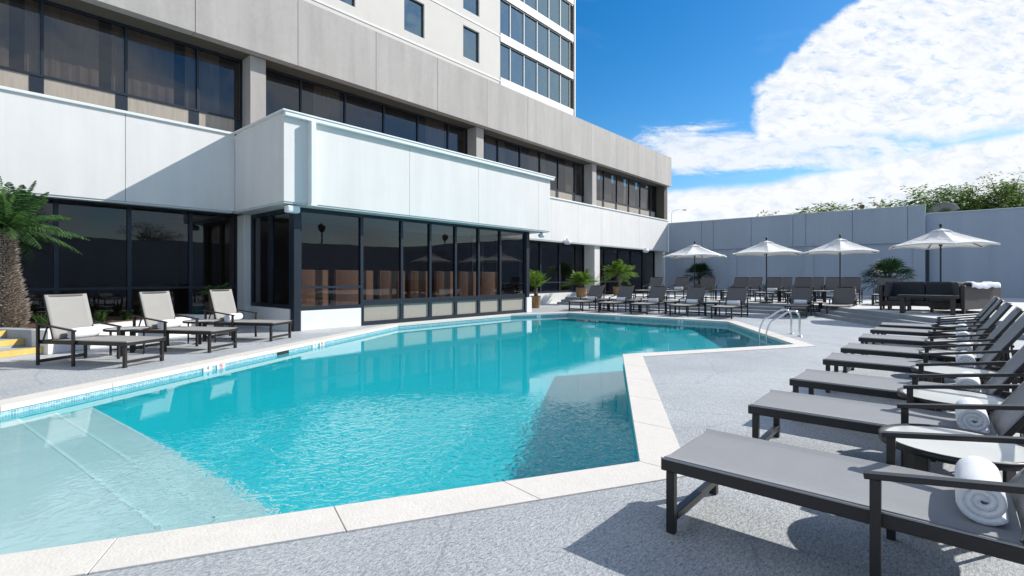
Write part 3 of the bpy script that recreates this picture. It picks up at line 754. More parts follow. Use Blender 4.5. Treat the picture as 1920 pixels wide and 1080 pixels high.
# ================================================================== LOUNGERS
def make_lounger(ang, sling, back=None):
    back = back or sling
    t = empty('sun_lounger')
    Wd = .70; hx = Wd/2
    mb = MB(); 
    for s in (-1, 1): mb.box(s*(hx-.02)-.02, s*(hx-.02)+.02, 0, 1.72, .335, .395)
    mb.box(-hx+.04, hx-.04, 0, .045, .34, .39); mb.box(-hx+.04, hx-.04, 1.675, 1.72, .34, .385); mb.box(-hx+.04, hx-.04, 1.36, 1.40, .335, .37)
    mb.bar((-hx+.045, .055, .085), (hx-.045, .055, .085), .045, .04)
    mb.bar((-hx+.0, 1.66, .06), (hx-.0, 1.66, .06), .03, .05)
    mb.build('frame', 'lounger_frame', t, bevel=.004)
    for s in (-1, 1):
        MB().box(s*(hx-.022)-.0225, s*(hx-.022)+.0225, .03, .075, 0, .334).build('leg', 'lounger_frame', t, bevel=.003)
        x = s*(hx+.022)
        MB().box(x-.018, x+.018, .95, .99, 0, .545).build('leg', 'lounger_frame', t, bevel=.003)
        MB().box(x-.018, x+.018, 1.64, 1.68, 0, .655).build('leg', 'lounger_frame', t, bevel=.003)
        MB().bar((x, .93, .553), (x, 1.70, .665), .05, .025).build('armrest', 'lounger_frame', t, bevel=.004)
    # seat sling with sag and rolled edges
    mb = MB(); nx, ny = 10, 16; v = []; fs = []
    for j in range(ny+1):
        for i in range(nx+1):
            a = -1+2*i/nx; y = .012+1.41*j/ny
            z = .408-.012*(1-a**6)
            v.append((a*(hx-.018), y, z))
    for j in range(ny):
        for i in range(nx):
            q = j*(nx+1)+i; fs.append((q, q+1, q+nx+2, q+nx+1))
    mb.add(v, fs); o = mb.build('seat_sling', sling, t); sm = o.modifiers.new('th', 'SOLIDIFY'); sm.thickness = .008; sm.offset = -1
    for s in (-1, 1): MB().box(s*(hx-.006)-.004, s*(hx-.006)+.004, 0, 1.42, .396, .404).build('edge_trim', 'edge_metal', t)
    # backrest
    c, s_ = math.cos(ang), math.sin(ang); L = .73
    def B(x, l, o_=0.): return (x, 1.42+c*l-s_*o_, .395+s_*l+c*o_)
    mb = MB()
    for s in (-1, 1): mb.bar(B(s*(hx-.035), -.03), B(s*(hx-.035), L), .035, .03, up=(0, -s_, c))
    mb.bar(B(-hx+.065, L-.01), B(hx-.035, L-.01), .03, .03, up=(0, -s_, c))
    mb.bar(B(-hx+.065, L*.52, -.03), B(hx-.035, L*.52, -.03), .025, .025)
    mb.build('back_frame', 'lounger_frame', t, bevel=.003)
    mb = MB(); v = []; fs = []
    for j in range(9):
        for i in range(nx+1):
            a = -1+2*i/nx; l = L*j/8+.012
            v.append(B(a*(hx-.018), l, .022-.02*(1-a**4)))
    for j in range(8):
        for i in range(nx):
            q = j*(nx+1)+i; fs.append((q, q+1, q+nx+2, q+nx+1))
    mb.add(v, fs); o = mb.build('back_sling', back, t, smooth=True); sm = o.modifiers.new('th', 'SOLIDIFY'); sm.thickness = .008; sm.offset = 0
    # prop bars behind the back
    for s in (-1, 1):
        p = B(s*(hx-.07), L*.50, -.03); MB().bar(p, (s*(hx-.07), min(1.69, p[1]+.30), .36), .018, .018).build('support_strut', 'lounger_frame', t)
    return t
def make_towel():
    mb = MB(); n = 64; v = []; L = .42
    R0, R1, T = .006, .083, 2.9
    th = (R1-R0)/T*.985
    for i in range(n+1):
        u = i/n; a = u*T*2*math.pi; r = R0+(R1-R0)*u
        for q in (r-th/2, r+th/2):
            v.append((q*math.cos(a), q*math.sin(a)))
    xs = [-L/2, -L/2+.012, -L/6, L/6, L/2-.012, L/2]; sc = [.95, 1., 1.015, 1.01, 1., .94]
    V = []
    rnd = random.Random(3)
    for x, k_ in zip(xs, sc):
        for p in v: V.append((x+rnd.uniform(-.002, .002)-.018*(1-math.hypot(*p)/R1)*(1 if x > 0 else -1), p[0]*k_, p[1]*k_))
    m = len(v); fs = []
    for k_ in range(len(xs)-1):
        b = k_*m
        for i in range(n):
            fs.append((b+2*i+1, b+2*i+3, b+m+2*i+3, b+m+2*i+1)); fs.append((b+2*i, b+m+2*i, b+m+2*i+2, b+2*i+2))
        fs.append((b+2*n, b+m+2*n, b+m+2*n+1, b+2*n+1)); fs.append((b, b+1, b+m+1, b+m))
    for i in range(n):
        fs.append((2*i, 2*i+2, 2*i+3, 2*i+1)); e = (len(xs)-1)*m; fs.append((e+2*i, e+2*i+1, e+2*i+3, e+2*i+2))
    mb.add(V, fs); return mb.build('rolled_towel', 'towel', smooth=True, bevel=0)
def make_table():
    t = empty('side_table'); R = .35
    MB().lathe([(R-.035, .470), (R-.012, .482), (R, .478), (R, .445), (R-.03, .44), (R-.05, .455), (R-.035, .470)], 36).build('rim', 'lounger_frame', t, smooth=True)
    MB().lathe([(0, .474), (R-.036, .474), (R-.036, .458), (0, .458)], 36).build('table_top', 'table_top', t)
    for i in range(4):
        a = rad(45+90*i); cx, cy = math.cos(a), math.sin(a)
        mb = MB(); mb.bar((cx*.25, cy*.25, 0), (cx*.25, cy*.25, .445), .075, .018, up=(cx, cy, 0)); mb.build('leg', 'lounger_frame', t, bevel=.003)
    mb = MB(); mb.bar((-.17, -.17, .08), (.17, .17, .08), .03, .02); mb.bar((-.17, .17, .101), (.17, -.17, .101), .03, .02); mb.build('stretcher', 'lounger_frame', t)
    return t
PR = {'right': make_lounger(rad(57), 'sling'), 'left': make_lounger(rad(75), 'sling_light'), 'far': make_lounger(rad(60), 'sling_light', 'sling_shaded')}
used = set(); TW = make_towel(); TB = make_table(); tw_used = [False]; tb_used = [False]
def lounger(kind, x, y, z, rz, label, group):
    o = PR[kind] if kind not in used else copy_tree(PR[kind]); used.add(kind)
    o.location = (x, y, z); o.rotation_euler = (0, 0, rz)
    o['label'] = label; o['category'] = 'sun lounger'; o['group'] = group; return o
def towel(lo, lx, ly, label, group='rolled white towels on the loungers', lz=.487, rz=0, sc=1.):
    o = TW if not tw_used[0] else TW.copy()
    if tw_used[0]: COL.objects.link(o)
    tw_used[0] = True
    M = Matrix.Translation(lo.location) @ Matrix.Rotation(lo.rotation_euler.z, 4, 'Z')
    p = M @ Vector((lx, ly, lz)); o.location = p; o.rotation_euler = (rad(random.uniform(0, 360)) if False else 0, 0, lo.rotation_euler.z+rz); o.scale = (sc, 1, 1)
    o['label'] = label; o['category'] = 'towel'; o['group'] = group; return o
def table(x, y, z, label, group, rz=0):
    o = TB if not tb_used[0] else copy_tree(TB); tb_used[0] = True
    o.location = (x, y, z); o.rotation_euler = (0, 0, rz); o['label'] = label; o['category'] = 'side table'; o['group'] = group; return o
ORD = ['nearest', 'second', 'third', 'fourth', 'fifth', 'sixth', 'seventh', 'eighth']
GR = 'grey loungers lined up on the right of the pool'
xr = [2.64, 4.18, 5.53, 7.11, 8.42, 10.08, 11.72, 13.09]
for i, x in enumerate(xr):
    lb = 'large grey sling lounger nearest the camera at the lower right' if i == 0 else ('farthest grey lounger of the right-hand row, beside the terrace steps' if i == 7 else '%s grey lounger back in the right-hand row along the deck' % ORD[i])
    lo = lounger('right', x+.36, 1.21-.02*i*.5, 0, math.pi+[0, .012, -.02, .015, -.01, .02, -.015, .01][i], lb, GR)
    tl = 'rolled white towel on the nearest big lounger at lower right' if i == 0 else 'rolled white towel on the %s lounger of the right-hand row' % (ORD[i] if i < 7 else 'farthest')
    towel(lo, .02+((i*37)%5-2)*.012, 1.31, tl)
gaps = [(3.77, -.02), (5.21, -.02), (6.66, -.04), (8.10, -.05), (9.60, -.06), (11.25, -.06), (12.75, -.07)]
for i, (x, y) in enumerate(gaps):
    table(x, y, 0, ('round white-topped side table between the nearest and second loungers on the right' if i == 0 else 'round white-topped side table between the %s and %s loungers of the right-hand row' % (ORD[i], ORD[i+1] if i < 6 else 'farthest')), 'side tables between the right-hand loungers', .2)
# three on the left
GL = 'pale loungers left of the pool in front of the dark windows'
LL = [(2.26, 9.78, 'pale upright lounger nearest the cycad palm on the left'), (3.68, 10.52, 'middle one of the three pale upright loungers on the left'), (5.16, 11.34, 'pale upright lounger closest to the bay corner on the left')]
for i, (x, y, lb) in enumerate(LL):
    d = Vector((.5, -.866)) * .05
    lo = lounger('left', x+d.x, y+d.y, 0, rad(30), lb, GL)
    towel(lo, .06, 1.31, ['rolled white towel on the pale lounger nearest the cycad palm', 'rolled white towel on the middle pale lounger on the left', 'rolled white towel on the pale lounger closest to the bay'][i])
a = Vector((3.68, 10.52))+Vector((-.5, .866))*1.25; b = Vector((2.26, 9.78))+Vector((-.5, .866))*1.25
table((a.x+b.x)/2, (a.y+b.y)/2, 0, 'round side table between the first and middle pale loungers on the left', 'side tables left of the pool', .3)
b = Vector((5.16, 11.34))+Vector((-.5, .866))*1.25
table((a.x+b.x)/2, (a.y+b.y)/2, 0, 'round side table between the middle and last pale loungers on the left', 'side tables left of the pool', .3)
# far row by the pool end
GF = 'dark loungers in a row at the far end of the pool'
fy = [11.72, 10.3, 8.88, 7.33, 5.85]
nm = ['leftmost', 'second from left', 'middle', 'fourth from left', 'rightmost']
for i, y in enumerate(fy):
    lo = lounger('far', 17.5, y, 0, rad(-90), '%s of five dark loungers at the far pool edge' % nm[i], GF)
    towel(lo, .0, 1.31, 'towel roll on the %s far-edge lounger' % nm[i], 'towels on the far loungers')
for i in range(4):
    table(18.6, (fy[i]+fy[i+1])/2, 0, 'dark side table between the %s and %s far-edge loungers' % (nm[i], nm[i+1]), 'side tables at the far pool edge', .4)
# two facing the corner of the pool
def ray_dir(px):
    r = (px-960)/947.655; v = Vector((FW[0]+FW[1]*r, FW[1]-FW[0]*r)); return v
for i, (px, fw, lb) in enumerate([(1492, 17.6, 'dark lounger facing the pool ladder, left of a pair'), (1571, 17.5, 'dark lounger facing the pool ladder, right of a pair, without towel')]):
    v = ray_dir(px); p = v*fw; az = math.atan2(v.y, v.x)
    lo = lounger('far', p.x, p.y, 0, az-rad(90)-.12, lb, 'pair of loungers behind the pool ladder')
    if i == 0: towel(lo, 0, 1.31, 'towel roll on the lounger left of the pair behind the ladder', 'towels on the far loungers')
v = ray_dir(1528)*18.6; table(v.x, v.y, 0, 'dark side table between the pair of loungers behind the ladder', 'side tables at the far pool edge')
# raised terrace, front line
GT = 'loungers under the umbrellas on the raised terrace'
mid = [(11.73, 11.07, 0, 1, 'in the corner beneath the dark windows'), (10.32, 9.76, 0, 1, 'left of the leftmost umbrella pole'), (9.06, 8.43, 0, 0, 'in front of the dark potted palm'), (7.57, 6.9, 1, 0, 'just left of the second umbrella pole'),
       (6.17, 5.6, 0, 1, 'right of the second umbrella pole'), (4.94, 4.53, 0, 1, 'midway between the second and third umbrella poles'), (3.36, 2.72, 0, 1, 'at the foot of the third umbrella pole'), (2.0, 1.7, 0, 0, 'beside the outdoor sofa')]
for i, (a, b, f_, tw, lb) in enumerate(mid):
    y = (a+b)/2; lo = lounger('far', 22.75, y, ZD, rad(-90), 'dark terrace lounger ' + lb, GT)
    if tw: towel(lo, 0, 1.31, 'towel roll on the terrace lounger ' + lb, 'towels on the terrace loungers')
for i, y in enumerate([10.7, 8.0, 5.3, 4.0]):
    table(23.6, y, ZD, 'dark side table on the terrace %s' % ['between the two corner loungers', 'between the first and second umbrellas', 'near the middle of the lounger line', 'left of the third umbrella'][i], 'side tables on the raised terrace')
for i, (a, b) in enumerate([(8.2, 7.59), (6.71, 6.24), (5.28, 4.84), (4.57, 4.12)]):
    y = (a+b)/2
    lounger('far', 27.4, y, ZD, rad(-90), 'back-row lounger near the panelled wall, %s of four' % ['leftmost', 'second', 'third', 'rightmost'][i], 'back row of loungers near the panelled wall')

# ================================================================== UMBRELLAS
def make_umbrella():
    t = empty('patio_umbrella'); R = 1.50; n = 6; zt = 2.50; ze = 1.97
    MB().lathe([(.26, 0), (.26, .05), (.05, .07), (.05, .25), (0, .25)], 24).build('base', 'lounger_frame', t)
    MB().lathe([(.024, .06), (.024, 2.50)], 12).build('pole', 'lounger_frame', t, smooth=True)
    MB().lathe([(0, 2.66), (.03, 2.65), (.045, 2.60), (.03, 2.55), (.02, 2.48)], 12).build('finial', 'black', t, smooth=True)
    MB().lathe([(.03, 1.96), (.055, 1.98), (.055, 2.05), (.03, 2.07)], 12).build('hub', 'black', t)
    mb = MB(); seg = 6; v = []; fs = []; m = 5
    for i in range(n*m):
        a = 2*math.pi*i/(n*m); fr = (i % m)/m; sag = math.sin(math.pi*fr)
        # chord between rib tips, hem sags up slightly
        k_ = math.cos(math.pi/n)/math.cos(2*math.pi/n*(fr-.5)) if fr else 1.
        for j in range(seg+1):
            u = j/seg; rr = .16+(R-.16)*u
            z = 2.47 - (2.47-ze)*(u**.88) - .05*sag*math.sin(math.pi*u) + .05*sag*u**3
            v.append((rr*k_*math.cos(a), rr*k_*math.sin(a), z))
    N_ = n*m
    for i in range(N_):
        for j in range(seg):
            a = i*(seg+1)+j; b = ((i+1) % N_)*(seg+1)+j; fs.append((a, a+1, b+1, b))
    mb.add(v, fs)
    # hem
    v = []; fs = []
    for i in range(N_):
        a = 2*math.pi*i/N_; fr = (i % m)/m; k_ = math.cos(math.pi/n)/math.cos(2*math.pi/n*(fr-.5)) if fr else 1.
        zz = ze+.05*math.sin(math.pi*fr); v += [(R*k_*math.cos(a), R*k_*math.sin(a), zz), (R*k_*math.cos(a)*.995, R*k_*math.sin(a)*.995, zz-.05)]
    for i in range(N_): j = (i+1) % N_; fs.append((2*i, 2*i+1, 2*j+1, 2*j))
    mb.add(v, fs)
    o = mb.build('canopy', 'umbrella_cloth', t); sm = o.modifiers.new('th', 'SOLIDIFY'); sm.thickness = .006
    # vent cap
    mb = MB(); v = [(0, 0, 2.52)]; fs = []
    for i in range(n): a = 2*math.pi*i/n; v.append((.30*math.cos(a), .30*math.sin(a), 2.425))
    for i in range(n): fs.append((0, 1+i, 1+(i+1) % n))
    mb.add(v, fs); o = mb.build('vent_cap', 'umbrella_cloth', t); sm = o.modifiers.new('th', 'SOLIDIFY'); sm.thickness = .006
    for i in range(n):
        a = 2*math.pi*i/n; c, s = math.cos(a), math.sin(a)
        mb = MB(); mb.bar((c*.05, s*.05, 2.40), (c*R*.985, s*R*.985, ze-.02), .018, .022)
        mb.bar((c*.05, s*.05, 2.02), (c*R*.52, s*R*.52, 2.17), .014, .016)
        mb.build('rib', 'lounger_frame', t)
    return t
U0 = make_umbrella()
ul = [(22.5, 8.67, 'leftmost white umbrella, in front of the panelled wall corner', .93, .1), (22.1, 5.6, 'second white umbrella from the left on the raised terrace', .96, .3), (22.6, 3.16, 'third white umbrella, left of the dark fan palm', .90, .15), (21.35, .24, 'largest and nearest white umbrella, over the outdoor sofa', .95, .25)]
for i, (x, y, lb, sc, rz) in enumerate(ul):
    o = U0 if i == 0 else copy_tree(U0)
    o.location = (x, y, ZD); o.rotation_euler = (0, 0, rz); o['label'] = lb; o['category'] = 'umbrella'; o['group'] = 'white umbrellas on the raised terrace'
    o.scale = (sc, sc, 1.04 if i == 3 else 1)

# ================================================================== SOFA SET
def sofa(name, p, q, depth, lb, towels=False):
    """back line from p to q (xy); seat in front of it, on the left of p->q"""
    p = Vector(p); q = Vector(q); d = q-p; L = d.length; ang = math.atan2(d.y, d.x)
    t = empty(name, (p.x, p.y, ZD), ang)
    mb = MB(); mb.box(0, L, 0, .10, .12, .80); mb.build('back_panel', 'wicker', t, bevel=.02)
    mb = MB(); mb.box(0, L, .10, depth, .14, .30); mb.build('seat_frame', 'wicker', t, bevel=.015)
    n = max(1, round(L/.85))
    for i in range(n):
        a, b = L*i/n+.01, L*(i+1)/n-.01
        MB().box(a, b, .24, depth-.01, .302, .44).build('seat_cushion', 'cushion', t, bevel=.035)
        M = Matrix.Translation(Vector((0, .12, .42))) @ Matrix.Rotation(rad(-10), 4, 'X') if False else Matrix.Translation(Vector((0, .13, .43))) @ Matrix.Rotation(rad(12), 4, 'X')
        MB().box(a, b, 0, .15, 0, .48, M=Matrix.Translation(Vector((0, .10, .43))) @ Matrix.Rotation(rad(-8), 4, 'X')).build('back_cushion', 'cushion', t, bevel=.04)
    for x in (.03, L-.09):
        for y in (.02, depth-.09): MB().box(x, x+.06, y, y+.06, 0, .14).build('leg', 'lounger_frame', t)
    tag(t, lb, 'sofa', 'dark wicker sofa pieces'); return t
sofa('outdoor_sofa', (20.9, -.35), (20.9, 1.55), .85, 'dark outdoor sofa with charcoal cushions behind the low table')
s2 = sofa('outdoor_sofa', (18.95, -.30), (21.1, -1.15), .85, 'dark wicker sofa seen from behind at the right end of the terrace')
ac = sofa('outdoor_sofa', (20.75, 1.72), (19.75, 1.72), .8, 'short dark sofa piece at the left end of the seating group'); ac.scale = (1, 1, 1)
def drape(name, loc, rz, L, w, lb):
    mb = MB(); nx, ny = 24, 10; v = []; fs = []; rn = random.Random(5)
    for i in range(nx+1):
        for j in range(ny+1):
            u = i/nx; s = (j/ny-.5)*w
            z = .02*math.sin(u*9+1)+.015*math.sin(u*21) - max(0, abs(s)-.08)*1.6
            v.append((u*L, max(-.1, min(.13, s)), z+.03))
    for i in range(nx):
        for j in range(ny): q = i*(ny+1)+j; fs.append((q, q+1, q+ny+2, q+ny+1))
    mb.add(v, fs); o = mb.build(name, 'towel', smooth=True, loc=loc); o.rotation_euler = (0, 0, rz); sm = o.modifiers.new('t', 'SOLIDIFY'); sm.thickness = .012
    tag(o, lb, 'throw'); return o
ang2 = math.atan2(-.85, 2.15)
drape('white_throw', (19.2, -.36, ZD+.84), ang2, 1.8, .34, 'rumpled white throw along the back of the sofa seen from behind')
t = empty('low_table', (18.6, .55, ZD)); 
MB().box(-.36, .36, -.72, .62, .46, .53).build('table_top', 'lounger_frame', t, bevel=.01)
for x in (-.28, .28):
    for y in (-.60, .50): MB().box(x-.055, x+.055, y-.055, y+.055, 0, .46).build('leg', 'lounger_frame', t)
tag(t, 'dark low table with thick square legs in front of the sofa', 'table')

# ================================================================== PLANTS
def frond(mb, base, az, L, rise, droop, lw, ll, n, rnd, k=0, vee=.5):
    """pinnate frond: arching midrib with leaflets"""
    P = []; d = Vector((math.cos(az), math.sin(az), 0))
    for i in range(n+1):
        u = i/n; P.append(Vector(base)+d*L*(u*math.cos(rise)+.0)+Vector((0, 0, L*(math.sin(rise)*u-droop*u*u))))
    side = Vector((-d.y, d.x, 0))
    for i in range(n): mb.bar(P[i], P[i+1], .012*(1-.6*i/n), .012*(1-.6*i/n), k=k)
    for i in range(2, n+1):
        u = i/n; t = (P[i]-P[i-1]).normalized(); up = side.cross(t).normalized()
        le = ll*math.sin(math.pi*min(.97, .12+.85*u))**.7
        for s in (-1, 1):
            dd = (side*s*.80+t*.65+up*vee*.5).normalized(); dd = (dd+Vector((rnd.uniform(-.1, .1),)*1+(rnd.uniform(-.1, .1), rnd.uniform(-.16, .06)))).normalized()
            a = P[i]; b = a+dd*le*.55-Vector((0, 0, .02*le)); c = a+dd*le-Vector((0, 0, .12*le))
            wv = t*lw/2
            mb.add([a-wv*.6, a+wv*.6, b+wv, b-wv, c], [(0, 1, 2, 3), (3, 2, 4)], k)
def palm(name, loc, pot_r, pot_h, stem_h, nf, L, leaf, lb, seed, cat='palm', ll=.28, lw=.03, rise=(15, 80), stem_r=.08, potm='pot_clay', droop=.35, seg=14):
    rnd = random.Random(seed); t = empty(name, loc)
    if pot_r:
        MB().lathe([(0, 0), (pot_r*.72, 0), (pot_r, pot_h*.95), (pot_r*1.06, pot_h), (pot_r*.94, pot_h), (pot_r*.9, pot_h-.05)], 20).build('pot', potm, t, smooth=False)
        MB().lathe([(0, pot_h-.05), (pot_r*.9, pot_h-.05)], 20).build('soil', 'soil', t)
    if stem_h > 0.02:
        mb = MB(); r = stem_r; pts = []; rs = []
        for i in range(9): pts.append((.03*math.sin(i), .02*math.cos(i*1.3), pot_h-.05+(stem_h+.05)*i/8)); rs.append(r*(1.1-.3*i/8)*(1+.12*(i % 2)))
        mb.tube(pts, rs, 12); mb.build('trunk', 'trunk', t, smooth=True)
    mb = MB()
    for i in range(nf):
        az = 2*math.pi*i*.618+rnd.uniform(-.2, .2); rs = rad(rnd.uniform(*rise)); LL_ = L*rnd.uniform(.75, 1.1)
        frond(mb, (0, 0, pot_h+stem_h-.03+rnd.uniform(-.05, .05)), az, LL_, rs, droop*rnd.uniform(.7, 1.2), lw, ll*rnd.uniform(.8, 1.1), seg, rnd)
    mb.build('fronds', leaf, t); tag(t, lb, cat); return t
def fan_palm(name, loc, pot_r, pot_h, stem_h, nf, R, leaf, lb, seed):
    rnd = random.Random(seed); t = empty(name, loc)
    MB().lathe([(0, 0), (pot_r*.72, 0), (pot_r, pot_h*.95), (pot_r*1.06, pot_h), (pot_r*.94, pot_h), (0, pot_h-.05)], 20).build('pot', 'pot_clay', t)
    MB().tube([(0, 0, pot_h-.06), (0, 0, pot_h+stem_h)], [.09, .06], 10).build('trunk', 'trunk', t, smooth=True)
    mb = MB()
    for i in range(nf):
        az = i*2.4+rnd.uniform(-.3, .3); el = rad(rnd.uniform(-15, 80)); pl = R*rnd.uniform(.45, .6)
        b = Vector((0, 0, pot_h+stem_h)); d = Vector((math.cos(az)*math.cos(el), math.sin(az)*math.cos(el), math.sin(el)))
        c = b+d*pl; mb.bar(b, c, .012)
        side = d.cross(Vector((0, 0, 1))).normalized(); up = side.cross(d)
        for j in range(13):
            a = rad(-75+150*j/12); dd = (d*math.cos(a)+side*math.sin(a)+up*rnd.uniform(-.15, .1)).normalized(); LL_ = R*.55*rnd.uniform(.85, 1.05)
            w = dd.cross(up).normalized()*.02
            m_ = c+dd*LL_*.55; e = c+dd*LL_-Vector((0, 0, LL_*.25))
            mb.add([c, m_+w, e, m_-w], [(0, 1, 2, 3)])
    mb.build('fronds', leaf, t); tag(t, lb, 'palm'); return t
palm('potted_palm', (22.3, 14.55, 0), .30, .85, .22, 46, 1.12, 'leaf_bright', 'bright green potted palm in a brown pot left of the white column', 2, ll=.30, lw=.04, rise=(15, 86), droop=.38)
palm('potted_palm', (25.75, 14.3, 0), .31, .85, .75, 56, 1.35, 'leaf_bright', 'tallest bright green potted palm right of the white column', 4, ll=.36, lw=.04, rise=(0, 86), droop=.45)
palm('potted_palm', (18.0, 14.2, 0), .24, .55, .35, 34, 1.25, 'leaf_bright', 'bright green potted palm just behind the right end of the bay', 6, ll=.26, rise=(45, 88), droop=.35)
fan_palm('potted_fan_palm', (33.6, 12.65, ZD), .3, .6, .40, 60, 1.15, 'leaf_dark', 'dark green potted fan palm by the leftmost umbrella pole', 8)
fan_palm('potted_fan_palm', (30.0, 2.25, ZD), .35, .45, .35, 76, 1.28, 'leaf_dark', 'wide dark fan palm against the wall between two umbrellas', 9)
# pot by the bay
palm('potted_plant', (4.95, 14.55, 0), .20, 1.02, .0, 16, .5, 'leaf_ground', 'slim brown wooden pot with green sprigs behind the last pale lounger', 12, cat='potted plant', ll=.12, lw=.03, potm='brown_wood', rise=(10, 60))
# planting bed
bed = empty('planting_bed', (1.4, 12.3, 0), rad(30)); tag(bed, 'white walled planting bed in front of the dark windows on the left', 'planter')
MB().box(0, 3.9, 0, .38, 0, .44).build('curb', 'plinth', bed, bevel=.012)
MB().box(0, .30, .382, 3.6, 0, .44).build('curb', 'step_concrete', bed, bevel=.012)  # shaded end of the white bed wall, shade painted in as grey
MB().box(3.6, 3.9, .382, 1.6, 0, .44).build('curb', 'plinth', bed, bevel=.012)
mb = MB(); nx, ny = 24, 14; v = []; fs = []; rn = random.Random(1)
for i in range(nx+1):
    for j in range(ny+1): v.append((.3+3.3*i/nx, .38+2.4*j/ny, .40+rn.uniform(-.02, .05)))
for i in range(nx):
    for j in range(ny): q = i*(ny+1)+j; fs.append((q, q+1, q+ny+2, q+ny+1))
mb.add(v, fs); mb.build('mulch', 'mulch', bed)
BM = Matrix.Translation(Vector((1.4, 12.3, 0))) @ Matrix.Rotation(rad(30), 4, 'Z')
# cycad / sago palm with a thick shaggy trunk
def cycad():
    loc = (.98, 13.95, .40); t = empty('cycad_palm', loc); rnd = random.Random(21)
    H_ = 1.95
    mb = MB(); prof = [(.26, -.05), (.31, .2), (.29, .45), (.23, .75), (.165, 1.05), (.13, 1.4), (.12, 1.7), (.14, H_)]
    mb.lathe(prof+[(0, H_+.02)], 22); mb.build('trunk', 'trunk', t, smooth=True)
    mb = MB()
    def R(z):
        for (r0, z0), (r1, z1) in zip(prof, prof[1:]):
            if z0 <= z <= z1: return r0+(r1-r0)*(z-z0)/(z1-z0)
        return .2
    i = 0
    for z in [q*.045 for q in range(1, 43)]:
        nn = 26
        for j in range(nn):
            a = 2*math.pi*(j+.5*(i % 2))/nn+rnd.uniform(-.08, .08); r = R(z); d = Vector((math.cos(a), math.sin(a), 0)); s = Vector((-d.y, d.x, 0))
            p = d*(r-.01)+Vector((0, 0, z)); l = rnd.uniform(.05, .11); e = p+d*l+Vector((0, 0, l*rnd.uniform(.2, 1.1)))
            mb.add([p-s*.022, p+s*.022, p+Vector((0, 0, .03)), e], [(0, 1, 3), (1, 2, 3), (2, 0, 3)])
        i += 1
    mb.build('leaf_bases', 'trunk_tip', t)
    mb = MB()
    for i in range(46):
        az = i*2.39996; u = i/46; rise = rad(80-75*u+rnd.uniform(-8, 8)); L = rnd.uniform(1.05, 1.4)
        frond(mb, (0, 0, H_-.02), az, L, rise, .22+.30*u, .034, .22, 22, rnd, vee=.9)
    mb.build('fronds', 'leaf_cycad', t)
    tag(t, 'thick shaggy cycad palm with arching fronds at the left edge', 'palm')
mat('trunk_tip', (.27, .23, .19), .95, noise=(30, .5))
cycad()
def tuft(loc, n, h, leaf, lb, seed, cat='plant', w=.02, spread=.5, name='leafy_plant'):
    rnd = random.Random(seed); mb = MB()
    for i in range(n):
        a = rnd.uniform(0, 6.28); l = h*rnd.uniform(.6, 1.1); r = rnd.uniform(0, .08)
        b = Vector((r*math.cos(a), r*math.sin(a), 0)); d = Vector((math.cos(a)*spread*rnd.uniform(.2, 1), math.sin(a)*spread*rnd.uniform(.2, 1), 1)).normalized()
        s = d.cross(Vector((0, 0, 1))).normalized()*w
        m_ = b+d*l*.6; e = b+d*l+Vector((math.cos(a), math.sin(a), -.35))*l*.25
        mb.add([b-s, b+s, m_+s, m_-s, e], [(0, 1, 2, 3), (3, 2, 4)])
    o = mb.build(name, leaf, loc=loc); tag(o, lb, cat); return o
spots = [(.55, .9, .34, 'small spiky plant at the foot of the cycad trunk'), (.9, .75, .28, 'low grassy plant in the mulch behind the first pale lounger'), (1.9, 1.1, .30, 'leafy plant in the bed between the first two pale loungers'), (2.3, .9, .26, 'low plant in the bed left of the middle pale lounger'), (2.9, 1.0, .30, 'green clump in the bed right of the middle pale lounger'), (3.3, .8, .26, 'small green clump at the right end of the planting bed'), (.42, .50, .25, 'tiny grass tuft at the left corner of the planting bed')]
for i, (x, y, h_, lb) in enumerate(spots):
    p = BM @ Vector((x, y, .42)); o = tuft(tuple(p), 46, h_, 'leaf_ground', lb, 30+i); o['group'] = 'small plants in the planting bed'
# yellow nosed steps at the far left
st = empty('entry_steps', (1.36, 12.40, 0), rad(30)); tag(st, 'concrete steps with yellow painted nosings at the left edge', 'steps')
for i in range(3):
    MB().box(-3.2, -.02, .42*i, 2.2, .14*i, .14*(i+1)-.002).build('step', 'step_concrete', st)
    MB().box(-3.2, -.02, .42*i-.006, .42*i+.07, .14*(i+1)-.10, .14*(i+1)+.003).build('nosing', 'yellow', st)

# bamboo hedge beyond the wall
def bamboo(x, y, h, n, rw, seed, lb, name='bamboo_clump', z0=0, leaf='leaf_bamboo', dens=1.):
    rnd = random.Random(seed); t = empty(name, (x, y, z0)); st_ = MB(); lf = MB()
    for i in range(n):
        bx, by = rnd.gauss(0, rw*.4), rnd.gauss(0, rw*.5); hh = h*rnd.uniform(.80, 1.04); lean = Vector((rnd.uniform(-.08, .08), rnd.uniform(-.12, .12), 1))
        pts = [Vector((bx, by, 0))+lean*hh*u+Vector((0, 0, 0)) for u in (0, .35, .7, 1)]
        st_.tube(pts, [.03, .026, .018, .006], 5)
        for k_ in range(int(95*dens)):
            u = rnd.uniform(.60, 1.03); c = Vector((bx, by, 0))+lean*hh*u
            off = Vector((rnd.gauss(0, .22), rnd.gauss(0, .26), rnd.gauss(0, .08))); c2 = c+off
            for q in range(3):
                a = rnd.uniform(0, 6.28); l = rnd.uniform(.16, .32); d = Vector((math.cos(a), math.sin(a), rnd.uniform(-.6, .5))).normalized()
                s = d.cross(Vector((rnd.uniform(-1, 1), rnd.uniform(-1, 1), 1))).normalized()*l*.16
                lf.add([c2, c2+d*l*.45+s, c2+d*l, c2+d*l*.45-s], [(0, 1, 2, 3)])
    st_.build('stems', 'trunk', t, smooth=True); lf.build('foliage', leaf, t); t['group'] = 'bamboo clumps beyond the back wall'
    tag(t, lb, 'bamboo'); return t
